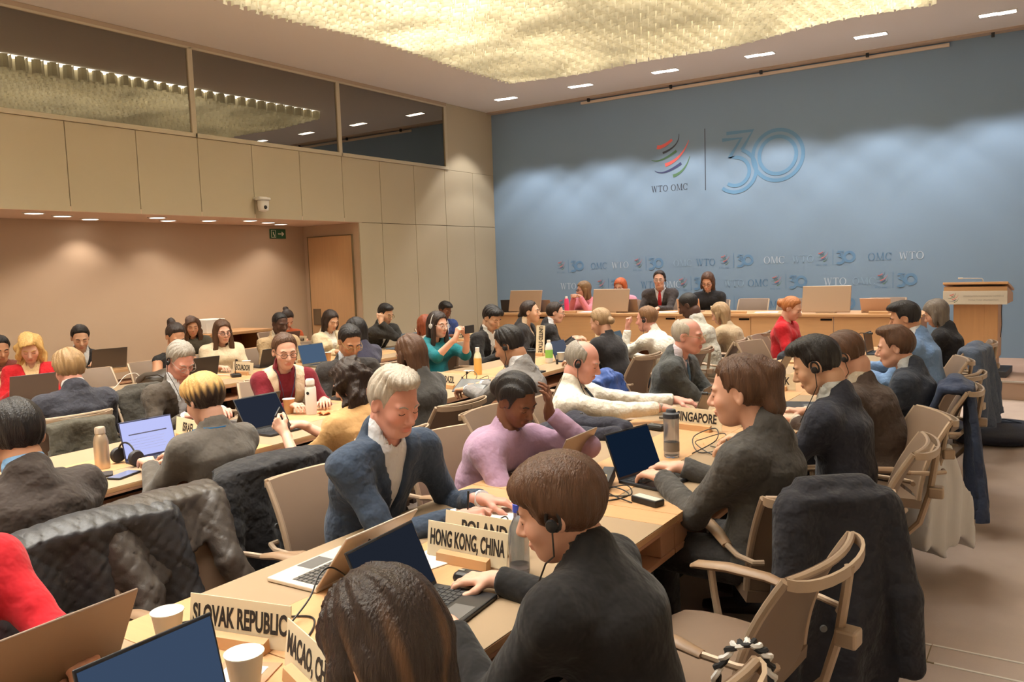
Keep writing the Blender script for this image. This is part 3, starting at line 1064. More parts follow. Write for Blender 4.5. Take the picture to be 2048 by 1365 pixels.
def hair_mat(c):
    return mat('hair_' + c, HAIR[c], 0.42, var=0.45, vscale=5.0, stretch=(16, 16, 1.6), bump=0.5, bscale=14, spec=0.35)
def skin_mat():
    return mat('skin', (220, 170, 140), 0.5, var=0.05, vscale=30, attr=True, spec=0.35)
def cloth(c, kind='wool'):
    nm = 'cloth_%s_%02x%02x%02x' % (kind, *c)
    if kind == 'knit':
        return mat(nm, c, 0.9, var=0.10, vscale=60, bump=0.6, bscale=11, spec=0.15, sheen=0.12, bdist=.035)
    if kind == 'shirt':
        return mat(nm, c, 0.75, var=0.03, vscale=12, bump=0.8, bscale=13, spec=0.25, bdist=.04)
    if kind == 'leather':
        return mat(nm, c, 0.45, var=0.06, vscale=12, bump=0.2, bscale=60, spec=0.5)
    return mat(nm, c, 0.82, var=0.10, vscale=70, bump=0.8, bscale=12, spec=0.2, sheen=0.08, bdist=.04)

def rot_frame(yaw, pitch, roll=0.0):
    """columns right, forward, up of a head turned by yaw (to its left +), nodding down by pitch, in body axes"""
    cy, sy = math.cos(yaw), math.sin(yaw)
    cp, sp = math.cos(pitch), math.sin(pitch)
    r = vec(cy, sy, 0)
    f = vec(-sy * cp, cy * cp, -sp)
    u = np.cross(r, f)
    c, s = math.cos(roll), math.sin(roll)
    return np.stack([c * r + s * u, f, -s * r + c * u], 1)

def head_field(q, fem, fat=1.0):
    d = ell(q, (0, -.012, .030), (.074, .096, .088))
    d = smin(d, ell(q, (0, .030, -.034), (.059 * fat, .062, .078)), .03)
    d = smin(d, ell(q, (0, .052, -.088), (.034 if fem else .040, .032, .024)), .024)
    if not fem:
        d = smin(d, cap(q, (-.048, .0, -.062), (-.028, .05, -.09), .014, .014), .03)
        d = smin(d, cap(q, (.048, .0, -.062), (.028, .05, -.09), .014, .014), .03)
    d = smin(d, ell(q, (0, .076, .024), (.05, .014, .011)), .016)
    for s in (-1, 1):
        d = smin(d, ell(q, (s * .038, .058, -.024), (.022, .022, .022)), .022)
        d = smax(d, -ell(q, (s * .032, .100, .004), (.018, .014, .0105)), .012)
        d = smin(d, ell(q, (s * .031, .0765, .004), (.0145, .0125, .0115)), .003)
    d = smin(d, cap(q, (0, .086, .014), (0, .110, -.026), .0072, .0120), .010)
    d = smin(d, ell(q, (0, .098, -.033), (.0165, .012, .009)), .008)
    d = smin(d, ell(q, (0, .0885, -.0590), (.024, .011, .0058)), .006)
    d = smin(d, ell(q, (0, .0870, -.0685), (.020, .011, .0065)), .006)
    d = smax(d, -cap(q, (-.021, .099, -.0635), (.021, .099, -.0635), .0028, .0028), .004)
    for s in (-1, 1):
        Re = np.array([[math.cos(.35), -math.sin(.35) * s, 0], [math.sin(.35) * s, math.cos(.35), 0], [0, 0, 1.0]])
        e = ell(q, (s * .0755, -.014, -.006), (.0080, .0180, .030), Re)
        e = smax(e, -ell(q, (s * .0840, -.009, -.003), (.0085, .0105, .019), Re), .006)
        d = smin(d, e, .006)
    return d

def face_y(q2, fem, fat):
    """distance along face-forward where the head surface lies, for head-frame (x,z) pairs"""
    q2 = np.asarray(q2, float)
    y = np.full(len(q2), .14)
    for _ in range(40):
        d = head_field(np.stack([q2[:, 0], y, q2[:, 1]], 1), fem, fat)
        y = y - d * .8
    return y

def hand_caps(w, dr, nrm, sgn, pose, s):
    """list of capsules for a hand: wrist w, finger direction dr, palm normal nrm, sgn = +1 thumb towards dr x nrm"""
    dr = dr / np.linalg.norm(dr)
    nrm = nrm - dr * (nrm @ dr)
    nrm = nrm / np.linalg.norm(nrm)
    sd = np.cross(dr, nrm) * sgn
    P = {'flat': ((.10, .12, .08), .55), 'type': ((.45, .5, .35), .5), 'rest': ((.35, .45, .3), .45), 'mouse': ((.35, .55, .4), .7),
         'fist': ((1.25, 1.5, .9), .25), 'pen': ((1.0, 1.2, .6), .3), 'phone': ((.75, .9, .5), .35), 'face': ((.35, .55, .3), .4), 'cup': ((.6, .7, .4), .6)}[pose]
    (c1, c2, c3), th = P
    caps = []
    kn = []
    for i, (o, ln, fw) in enumerate(((.031, .074, .086), (.0105, .082, .091), (-.011, .076, .087), (-.031, .060, .079))):
        b = w + (dr * fw + sd * o) * s
        kn.append(b)
        a = c1 * (1 + .06 * i)
        p = b
        ang = 0
        spread = (dr + sd * o * 1.2)
        spread = spread / np.linalg.norm(spread)
        for L, ca, r0, r1 in ((ln * .46, a, .0092, .0084), (ln * .31, c2, .0084, .0077), (ln * .25, c3, .0077, .0066)):
            ang += ca
            v = spread * math.cos(ang) + nrm * math.sin(ang)
            e = p + v * L * s
            caps.append((p, e, r0 * s, r1 * s))
            p = e
    # palm as fan of capsules
    for b in kn:
        caps.append((w + dr * .012 * s + (b - w - dr * .08 * s) * .55, b, .0145 * s, .0105 * s))
    caps.append((w - dr * .03 * s, w + dr * .03 * s, .024 * s, .022 * s))
    t0 = w + (dr * .022 + sd * .022 + nrm * .004) * s
    v1 = dr * .62 + sd * th * 1.25 + nrm * .35
    v1 = v1 / np.linalg.norm(v1)
    t1 = t0 + v1 * .042 * s
    v2 = dr * .9 + sd * th * .45 + nrm * .35
    v2 = v2 / np.linalg.norm(v2)
    t2 = t1 + v2 * .032 * s
    t3 = t2 + v2 * .022 * s
    caps += [(t0, t1, .0135 * s, .0105 * s), (t1, t2, .0105 * s, .0092 * s), (t2, t3, .0092 * s, .0075 * s)]
    return caps

def ik(S_, W, l1, l2, pole):
    v = W - S_
    L = np.linalg.norm(v)
    mx = (l1 + l2) * .995
    if L > mx:
        W = S_ + v / L * mx
        v = W - S_
        L = mx
    a = (l1 * l1 - l2 * l2 + L * L) / (2 * L)
    h = math.sqrt(max(l1 * l1 - a * a, 1e-6))
    ax = v / L
    pv = pole - ax * (pole @ ax)
    pv = pv / np.linalg.norm(pv)
    return S_ + ax * a + pv * h, W

PEOPLE = []
def person(label, hx, hy, ztop, face, skin='fair', hair='brown', style='short', top='jacket', tc=(44, 46, 54), shirt=(222, 222, 226), tie=None,
           lean=.16, nod=20, turn=0, tilt=0, s=1.0, fem=False, hands=None, poses=('type', 'type'), legs=(40, 40, 46), glasses=None, ear=None, fat=1.0,
           seatz=.46, base=0.0, group=None, stubble=0.0, sleeve='long', brow=None, hipx=0.0, shx=0.0, seat=True, reach=(.30, .30), eyes='down', armin=(0, 0), hand_dir=(None, None), palm=(None, None), show_legs=True, open_jacket=True, collar2=None, twist=0.0, shw=1.0, headphones=None, neck=.258, watch=None, hair2=None):
    """face: heading in degrees of the body (0 = +x, 90 = +y); (hx,hy,ztop) is the crown of the head in the room"""
    depth = float((np.array((hx, hy, ztop - CAM_Z)) @ CAM_F))
    hh = .0040 if depth < 4.2 else (.0048 if depth < 6.2 else (.0065 if depth < 9 else .0078))
    hg = .009 if depth < 4.2 else (.011 if depth < 6.2 else .015)
    a = math.radians(face)
    fwd2 = np.array((math.cos(a), math.sin(a)))
    rgt2 = np.array((fwd2[1], -fwd2[0]))
    org = np.array((hx, hy)) - fwd2 * lean - rgt2 * hipx
    def loc(w):
        w = np.asarray(w, float)
        q = w[:2] - org
        return vec(q @ rgt2, q @ fwd2, w[2] - base)
    zt = ztop - base
    H = rot_frame(math.radians(turn), math.radians(nod), math.radians(tilt))
    crown_l = .122 * s
    hc = vec(hipx, lean, zt) - H[:, 2] * crown_l - vec(0, 0, .012 if style not in ('bald', 'fringe', 'shaved') else 0)
    at = hc + H @ vec(0, -.028, -.070) * s
    nb = vec(hipx * .7, lean - .075 * s - .03 * min(lean, .3), zt - neck * s)
    nb[:2] = nb[:2] * .5 + (at[:2] - vec(0, .05 * s)) * .5
    hip = vec(0, 0, seatz + .10 * s)
    sp = nb - hip
    waist = hip + sp * .33 + vec(0, -.035, 0)
    chest = hip + sp * .70 + vec(0, -.022 * s, 0)
    tw = math.radians(twist)
    sdv = vec(math.cos(tw), math.sin(tw), 0)
    shw_ = (.158 if fem else .182) * s * shw
    sh = [nb + sdv * (sg * shw_) + vec(0, .012 + shx, -.074 * s) for sg in (-1, 1)]
    l1, l2 = .285 * s, .255 * s
    if hands is None:
        hands = (None, None)
    W, E, HC, WR = [], [], [], []
    for i, sg in enumerate((-1, 1)):
        if hands[i] is None:
            w = vec(sg * .13, sh[i][1] + reach[i], .79 - base)
        else:
            w = loc(hands[i])
        pole = vec(sg * (.55 - armin[i]), -.35, -1.0)
        e, w = ik(sh[i], w, l1, l2, pole)
        fd = w - e
        fd = fd / np.linalg.norm(fd)
        hd = fd * .5 + vec(-sg * .12, .8, -.10)
        pn = vec(0, 0, -1.0)
        if hand_dir[i] is not None:
            hd = vec(*hand_dir[i])
        if palm[i] is not None:
            pn = vec(*palm[i])
        hd = hd / np.linalg.norm(hd)
        HC.append(hand_caps(w, hd, pn, -1 if sg < 0 else 1, poses[i], s * (.93 if fem else 1.0)))
        # thumb must point inwards: dr x nrm for palm-down, facing forward gives +x for the left hand
        W.append(w); E.append(e)
    root_loc = (org[0], org[1], base)
    R = s
    fx = SKIN[skin]
    # --- body: one continuous skin (head, neck, shoulders core, arms, hands)
    bare = sleeve in ('none', 'short')
    elb = [e for e in E]
    def body_f(p):
        d = cap(p, at + H[:, 1] * -.004, nb + vec(0, -.005, -.01), (.049 if fem else .058) * s, (.051 if fem else .059) * s)
        d = smin(d, cap(p, nb + vec(0, 0, -.03), chest, .050 * s, .06 * s), .04)
        for i in (0, 1):
            up = .046 * s if bare else .026
            d = smin(d, cap(p, nb + vec(0, 0, -.05 * s), sh[i], .030 * s if not bare else .05 * s, up), .03)
            d = smin(d, cap(p, sh[i], elb[i], up, .040 * s if sleeve in ('none', 'short', 'elbow') else .026), .02)
            ra = .038 * s if sleeve in ('none', 'short', 'elbow') else .028 * s
            d = smin(d, cap(p, elb[i], W[i], ra, .0235 * s), .02)
        m = np.linalg.norm(p - hc, axis=1) < .24
        if m.any():
            q = ((p[m] - hc) @ H) / s
            dd = head_field(q, fem, fat) * s
            d[m] = smin(d[m], dd, .014)
        for i in (0, 1):
            m = np.linalg.norm(p - W[i], axis=1) < .24
            if m.any():
                pp = p[m]
                dd = np.full(len(pp), 1.0)
                for k, (c0, c1, r0, r1) in enumerate(HC[i]):
                    kk = .004 if k < 12 else .012
                    dd = smin(dd, cap(pp, c0, c1, r0, r1), kk)
                d[m] = smin(d[m], dd, .012)
        return d
    pts = np.array([hc + vec(.14, .14, .14), hc - vec(.14, .14, .14), hc + H[:, 2] * .15] + sh + E + [W[0] + .19, W[0] - .19, W[1] + .19, W[1] - .19, chest])
    lo, hi = pts.min(0) - .07, pts.max(0) + .07
    lipc = lin((min(255, fx[0] * .92), fx[1] * .70, fx[2] * .70))
    base_c = np.array(lin(fx))
    hcol = np.array(lin(HAIR[brow or hair]))
    def skin_col(V):
        q = ((V - hc) @ H) / s
        c = np.tile(base_c, (len(V), 1))
        lip = np.clip(1.5 - np.linalg.norm((q - vec(0, .097, -.0640)) / vec(.022, .03, .0105), axis=1), 0, 1)
        c = c * (1 - lip[:, None] * .8) + np.array(lipc) * lip[:, None] * .8
        chk = np.clip(1 - np.linalg.norm((np.abs(q) * vec(1, 1, 0) + q * vec(0, 0, 1) - vec(.042, .07, -.025)) / vec(.03, .05, .03), axis=1), 0, 1)
        c = c * (1 + chk[:, None] * vec(.06, -.10, -.10))
        if stubble:
            be = np.clip(1.3 - np.linalg.norm((q - vec(0, .055, -.078)) / vec(.062, .07, .045), axis=1), 0, 1) * (q[:, 1] > -.01)
            be = be * np.clip(1.0 - lip, 0, 1)
            c = c * (1 - be[:, None] * stubble) + hcol * be[:, None] * stubble
        if style in ('shaved', 'fringe', 'bald'):
            sc = np.clip((q[:, 2] - .02) / .04, 0, 1) * np.clip((.075 - q[:, 1]) / .04, 0, 1) * (.6 if style == 'shaved' else 0)
            c = c * (1 - sc[:, None]) + hcol * sc[:, None]
        return c
    V, F = surfnet(body_f, lo, hi, hh)
    V, F = main_island(V, F)
    me = np_mesh('person', V, F, skin_mat(), skin_col(V))
    root = link('person', me, None, root_loc, a - PI / 2)
    tag(root, label, 'person', group)
    PEOPLE.append((root, org, face, base, seat))
    # --- face details
    def to_b(q): return hc + (H @ (np.asarray(q) * s).T).T
    for nm, rows, rr, mm in (('eyebrow', [(.014, .0215), (.024, .0265), (.034, .0285), (.046, .0240)], .0028, hair_mat(brow or hair) if skin not in ('dark', 'deep') else hair_mat('black')),
                             ('eyelid_line', [(.0185, .0000), (.026, -.0035), (.034, -.0042), (.043, -.0005)], .0016, mat('lash_dark', (44, 32, 30), 0.7))):
        for sg in (-1, 1):
            xz = np.array([(sg * x_, z_ + (.004 if (nm == 'eyelid_line' and eyes == 'open') else 0)) for x_, z_ in rows])
            yy = face_y(xz, fem, fat)
            pt = to_b(np.stack([xz[:, 0], yy + .0008, xz[:, 1]], 1))
            MB().tube([tuple(p) for p in pt], rr * s * (1.25 if depth > 6 else 1), 5).build(nm, mm, root, True)
    if eyes == 'open':
        for sg in (-1, 1):
            xz = np.array([(sg * .031, -.001)])
            y0 = face_y(xz, fem, fat)[0]
            pc = to_b(np.array([[sg * .031, y0 - .0035, -.001]]))[0]
            Mx = Matrix([[*(H[i]), pc[i]] for i in range(3)] + [[0, 0, 0, 1]])
            MB().lathe([(0, -.006), (.006, -.0045), (.0085, 0), (.006, .0045), (0, .006)], 10, M=Mx @ rx(0) @ Matrix.Diagonal((s * 1.25, s * .7, s * .9, 1)).to_4x4()).build('eye', mat('eye_white', (220, 212, 204), 0.3), root, True)
            pc = to_b(np.array([[sg * .031, y0 + .0020, -.001]]))[0]
            Mx = Matrix([[*(H[i]), pc[i]] for i in range(3)] + [[0, 0, 0, 1]])
            MB().lathe([(0, .0008), (.0036, .0006), (.0040, -.001)], 10, M=Mx @ rx(-PI / 2)).build('iris', mat('iris_dark', (40, 30, 26), 0.2), root)
    # --- hair
    g_h = H.T @ vec(0, 0, -1.0)
    hm_ = hair_mat(hair)
    build_hair(root, style, hm_, hc, H, s, g_h, hh * 1.15, nb, skin, label, hair, hair2)
    # --- garments
    side = sdv
    fatw = fat
    def torso_f(p, off):
        bw = (.150 if fem else .162) * s * fatw
        d = ecap(p, hip, waist, side, (bw + .012 + off, .118 * s * fatw + off), ((.126 if fem else .148) * s * fatw + off, .100 * s * fatw + off))
        d = smin(d, ecap(p, waist, chest, side, ((.126 if fem else .148) * s * fatw + off, .100 * s * fatw + off), ((.146 if fem else .168) * s + off, .108 * s + off)), .05)
        up = nb + vec(0, -.012 * s, -.075 * s)
        d = smin(d, ecap(p, chest, up, side, ((.146 if fem else .168) * s + off, .108 * s + off), ((.105 if fem else .120) * s + off, .070 * s + off)), .05)
        if fem:
            for sg in (-1, 1):
                d = smin(d, ell(p, chest + sdv * (sg * .07 * s) + vec(0, .085 * s, -.01), (.062 * s + off, .05 * s + off, .062 * s + off)), .05)
        for i in (0, 1):
            d = smin(d, cap(p, nb + vec(0, -.012, -.035 * s), sh[i], .044 * s + off, .050 * s + off), .05)
        return d
    def wrinkle(p, amp):
        w_ = np.sin(p[:, 2] * 55 + 2.2 * np.sin(p[:, 0] * 14 + p[:, 1] * 9) + p[:, 1] * 18) * np.clip(.5 + .8 * np.sin(p[:, 0] * 7 + p[:, 2] * 5 + 1.0), 0, 1)
        return amp * (.75 * w_ + hsh(p[:, 0] * 1.7 + p[:, 2] * 2.3 + np.sin(p[:, 1] * 9) * .2) + .6 * hsh(p[:, 1] * 2.1 - p[:, 2] * 1.1 + np.sin(p[:, 0] * 13) * .25))
    def arm_f(p, off, stop=1.0, cuffr=.030):
        d = None
        for i in (0, 1):
            e = cap(p, sh[i], E[i], .047 * s + off, .042 * s + off)
            if stop > .05:
                ew = E[i] + (W[i] - E[i]) * stop
                fd = (W[i] - E[i]) / np.linalg.norm(W[i] - E[i])
                e = smin(e, cap(p, E[i], ew, .042 * s + off, cuffr * s + off), .02)
                e = smax(e, (p - ew) @ fd + .006, .006)
            # folds gathered at the elbow
            ring = np.linalg.norm(p - E[i], axis=1)
            e = e + np.where(ring < .15, .0035 * np.sin(ring * 95) * np.clip(1 - ring / .15, 0, 1), 0)
            d = e if d is None else np.minimum(d, e)
        return d
    neck_ax = at - nb
    neck_ax = neck_ax / np.linalg.norm(neck_ax)
    def neck_cut(p, r, up):
        """negative inside the neck opening"""
        return cap(p, nb + vec(0, .012 * s, -.03), nb + neck_ax * up + vec(0, .02 * s, 0), r * .86, r)
    gb = np.array([hip - .26, hip + .26, *sh, *E, *W, nb])
    glo, ghi = gb.min(0) - .09, gb.max(0) + .09
    glo[2] = max(glo[2], seatz - .06)
    ghi[2] = nb[2] + .13
    zb = nb[2] - (.36 if top == 'vest' else .30) * s
    cx0 = nb[0]
    def vwedge(p):
        # opening of a jacket: half width grows from the button to the neck
        t = (p[:, 2] - zb) / (nb[2] - zb)
        xm = cx0 + (chest[0] - cx0) * .0
        u = (p - nb) @ sdv
        return np.abs(u) - .072 * s * np.clip(t, -1, 1.25), t
    fw_ = np.cross(vec(0, 0, 1), sdv)
    def front_of(p):
        ax_ = hip + np.clip((p[:, 2] - hip[2]) / max(nb[2] - hip[2], .1), 0, 1)[:, None] * (nb - hip)
        return (p - ax_) @ fw_
    if top in ('jacket', 'coat'):
        def jf(p):
            d = torso_f(p, .012)
            dv, t = vwedge(p)
            fr = front_of(p) > 0.0
            lap = fr & (dv > 0) & (dv < .055 * np.clip(t * 1.5, 0, 1)) & (t > .02) & (t < 1.02)
            d = d - np.where(lap, .009, 0)
            cl_ = cap(p, nb + vec(0, -.024, -.03), nb + neck_ax * .010 + vec(0, -.016, 0), .088 * s, .080 * s)
            d = smin(d, np.where(fr, np.maximum(cl_, -dv), cl_), .02)
            if open_jacket:
                d = np.where(fr, smax(d, -dv, .004), d)
            d = smax(d, -neck_cut(p, .064 * s, .16), .01)
            d = smin(d, arm_f(p, .009, .985, .034), .075)
            return d + wrinkle(p, .0034)
        sdf_obj('jacket', jf, glo, ghi, hg, cloth(tc), root)
        if shirt is not None:
            def sf_(p):
                d = torso_f(p, .001)
                d = smin(d, cap(p, nb + vec(0, -.006, -.03), nb + neck_ax * .036 * s + vec(0, .0, 0), .076 * s, .069 * s), .02)
                d = smax(d, -neck_cut(p, .061 * s, .2), .004)
                u = (p - nb) @ sdv
                gap = np.maximum(np.abs(u) - .020 * s * np.clip((p[:, 2] - nb[2] + .03) / .06, 0, 2.0), -(front_of(p) - .02))
                return smax(d, -gap, .004) if tie is None else d
            slo = np.minimum(nb, chest) - .2 * s
            shi = np.maximum(nb, chest) + .2 * s
            slo[2] = zb - .04
            shi[2] = nb[2] + .11
            sdf_obj('shirt', sf_, slo, shi, .0055 if depth < 6.5 else .009, cloth(shirt, 'shirt'), root)
        core = lambda p: torso_f(p, .001)
    else:
        off = {'shirt': .010, 'sweater': .014, 'cardigan': .022, 'vest': .012, 'blouse': .010, 'tank': .004}[top]
        stop = {'long': .95, 'elbow': .25, 'short': .0, 'none': -1}[sleeve]
        def gf(p):
            d = torso_f(p, off)
            if stop >= 0:
                if stop == 0:
                    d2 = np.minimum(cap(p, sh[0], sh[0] + (E[0] - sh[0]) * .55, .052 * s + off, .05 * s + off), cap(p, sh[1], sh[1] + (E[1] - sh[1]) * .55, .052 * s + off, .05 * s + off))
                else:
                    d2 = arm_f(p, off * .8, stop, .030)
                d = smin(d, d2, .07)
            r_ = {'shirt': .058, 'sweater': .066, 'cardigan': .08, 'vest': .07, 'blouse': .075, 'tank': .095}[top] * s
            if top == 'shirt':
                d = smin(d, cap(p, nb + vec(0, -.006, -.03), nb + neck_ax * .045 * s, .073 * s, .066 * s), .02)
            elif collar2 == 'turtle':
                d = smin(d, cap(p, nb, nb + neck_ax * .055 * s, .070 * s, .064 * s), .02)
                r_ = .056 * s
            elif top == 'sweater':
                d = smin(d, cap(p, nb + vec(0, 0, -.02), nb + neck_ax * .012 * s, .078 * s, .072 * s), .02)
            d = smax(d, -neck_cut(p, r_, .18), .006)
            return d + wrinkle(p, .0030 if top == 'shirt' else .0018)
        nm = {'shirt': 'shirt', 'sweater': 'sweater', 'cardigan': 'cardigan', 'vest': 'sweater', 'blouse': 'blouse', 'tank': 'sleeveless_top'}[top]
        sdf_obj(nm, gf, glo, ghi, hg, cloth(tc, 'shirt' if top in ('shirt', 'blouse', 'tank') else 'knit'), root)
        core = lambda p: torso_f(p, off)
        if top == 'vest':      # open sleeveless waistcoat over the sweater
            def vf(p):
                d = torso_f(p, .026)
                dv, t = vwedge(p)
                fr = front_of(p) > 0
                d = np.where(fr, smax(d, -(np.abs((p - nb) @ sdv) - .055 * s), .006), d)
                for i in (0, 1):
                    d = smax(d, -cap(p, sh[i] + sdv * (-.005 if i == 0 else .005), E[i], .070 * s, .05 * s), .02)
                d = smax(d, -neck_cut(p, .085 * s, .2), .006)
                return d
            sdf_obj('waistcoat', vf, glo, ghi, hg, cloth(shirt), root)
    # --- cuffs, tie, trousers, shoes
    if top == 'jacket' and shirt is not None and depth < 7:
        for i in (0, 1):
            fd = (W[i] - E[i]) / np.linalg.norm(W[i] - E[i])
            c0 = W[i] - fd * .030
            MB().tube([tuple(c0), tuple(c0 + fd * .036)], [.037 * s, .035 * s], 16).build('shirt_cuff', cloth(shirt, 'shirt'), root, True)
    if tie is not None:
        zs = np.linspace(nb[2] - .005, nb[2] - .34 * s, 9)
        rows = []
        for k, z in enumerate(zs):
            hw = (.019 if k == 0 else (.013 if k == 1 else .016 + .0028 * k)) * s
            row = []
            for u in (-1, -.4, .4, 1):
                ax_ = hip + np.clip((z - hip[2]) / (nb[2] - hip[2]), 0, 1.1) * (nb - hip)
                q = np.array([[ax_[0] * 1.0, ax_[1], z]]) + sdv * hw * u + fw_ * .30
                for _ in range(30):
                    q = q - fw_ * core(q)[:, None] * .8
                row.append(tuple((q + fw_ * (.010 + .004 * (1 - abs(u))))[0]))
            rows.append(row)
        MB().grid(rows, thick=.004).build('tie', cloth(tie), root, True)
    if show_legs:
        kn = [vec(sg * .10 * s, .42 * s, seatz + .075) for sg in (-1, 1)]
        an = [vec(sg * .11 * s, .40 * s, .09) for sg in (-1, 1)]
        def tf(p):
            d = None
            for i, sg in enumerate((-1, 1)):
                hp = hip + vec(sg * .085 * s, .02, -.02)
                e = smin(cap(p, hp, kn[i], .085 * s, .066 * s), cap(p, kn[i], an[i], .064 * s, .050 * s), .03)
                d = e if d is None else smin(d, e, .02)
            return d
        tl_ = np.array([hip + .2, hip - .2, *kn, *an])
        sdf_obj('trousers', tf, tl_.min(0) - .1, tl_.max(0) + .1, .018, cloth(legs), root)
        for sg in (-1, 1):
            mb = MB()
            mb.tube([(sg * .11 * s, .32 * s, .055), (sg * .11 * s, .42 * s, .05), (sg * .115 * s, .52 * s, .036), (sg * .115 * s, .585 * s, .03)], [.036, .046, .042, .026], 10, flat=.85)
            mb.build('shoe', mat('shoe_leather', (30, 26, 25), 0.4), root, True)
    # --- accessories
    if glasses:
        mg = mat('glasses_' + glasses, {'dark': (36, 30, 28), 'gold': (150, 124, 80), 'clear': (150, 140, 132), 'light': (196, 186, 176)}[glasses], 0.35)
        mb = MB()
        for sg in (-1, 1):
            ring = [(sg * .033 + .022 * math.cos(t) * (1), .105, .0 + .0165 * math.sin(t)) for t in [2 * PI * k / 16 for k in range(16)]]
            mb.tube([tuple(to_b(np.array([p]))[0]) for p in ring], .0016 * s * (1.5 if depth > 6 else 1.1), 5, closed=True)
            mb.tube([tuple(to_b(np.array([p]))[0]) for p in ((sg * .055, .104, .004), (sg * .070, .07, .006), (sg * .078, .0, .010), (sg * .078, -.02, -.004))], .0016 * s * (1.5 if depth > 6 else 1.1), 5)
        mb.tube([tuple(to_b(np.array([p]))[0]) for p in ((-.011, .106, .003), (0, .108, .006), (.011, .106, .003))], .0016 * s, 5)
        mb.build('glasses', mg, root, True)
    if ear:
        for sg in ear:
            mb = MB()
            mb.tube([tuple(p) for p in to_b(np.array([(sg * .083, -.006 - .016 * math.cos(t), -.002 + .024 * math.sin(t)) for t in [2 * PI * k / 12 for k in range(12)]]))], .0045 * s, 6, closed=True)
            pc = to_b(np.array([[sg * .088, .0, -.012]]))[0]
            Mx = Matrix([[*(H[i]), pc[i]] for i in range(3)] + [[0, 0, 0, 1]])
            mb.lathe([(0, -.009), (.012, -.007), (.015, 0), (.012, .007), (0, .009)], 12, M=Mx @ ry(PI / 2) @ Matrix.Diagonal((1.1, 1.0, 1.0, 1)).to_4x4())
            mb.tube([tuple(to_b(np.array([(sg * .088, .002, -.022)]))[0]), tuple(to_b(np.array([(sg * .082, .02, -.08)]))[0]), tuple(nb + sdv * (sg * .07) + fw_ * .08 + vec(0, 0, .0)), tuple(nb + sdv * (sg * .05) + fw_ * .135 + vec(0, 0, -.12))], .0022, 5)
            mb.build('earpiece', M_black, root, True)
    if headphones:
        mh = mat('headband_' + headphones, {'pale': (200, 196, 190), 'black': (34, 34, 36)}[headphones], 0.4)
        mb = MB()
        pts_ = [((.092) * math.cos(t), -.005, .012 + .118 * math.sin(t)) for t in [PI * k / 14 for k in range(15)]]
        mb.tube([tuple(to_b(np.array([p]))[0]) for p in pts_], .0045 * s, 6)
        for sg in (-1, 1):
            pc = to_b(np.array([[sg * .086, -.002, -.004]]))[0]
            Mx = Matrix([[*(H[i]), pc[i]] for i in range(3)] + [[0, 0, 0, 1]])
            mb.lathe([(0, -.014), (.024, -.012), (.027, 0), (.024, .012), (0, .014)], 14, M=Mx @ ry(PI / 2))
        mb.build('headset', mh, root, True)
    if watch is not None:
        fd = (W[watch] - E[watch]) / np.linalg.norm(W[watch] - E[watch])
        c0 = W[watch] - fd * (.012 if sleeve == 'long' else .02)
        MB().tube([tuple(c0), tuple(c0 + fd * .020)], [.030 * s, .029 * s], 14).build('wristwatch', mat('watch_band', (150, 140, 128), 0.4), root, True)
    return dict(root=root, nb=nb, sh=sh, hc=hc, H=H, E=E, W=W, hip=hip, chest=chest, sdv=sdv, fwd=fw_, core=core, s=s, to_b=to_b)

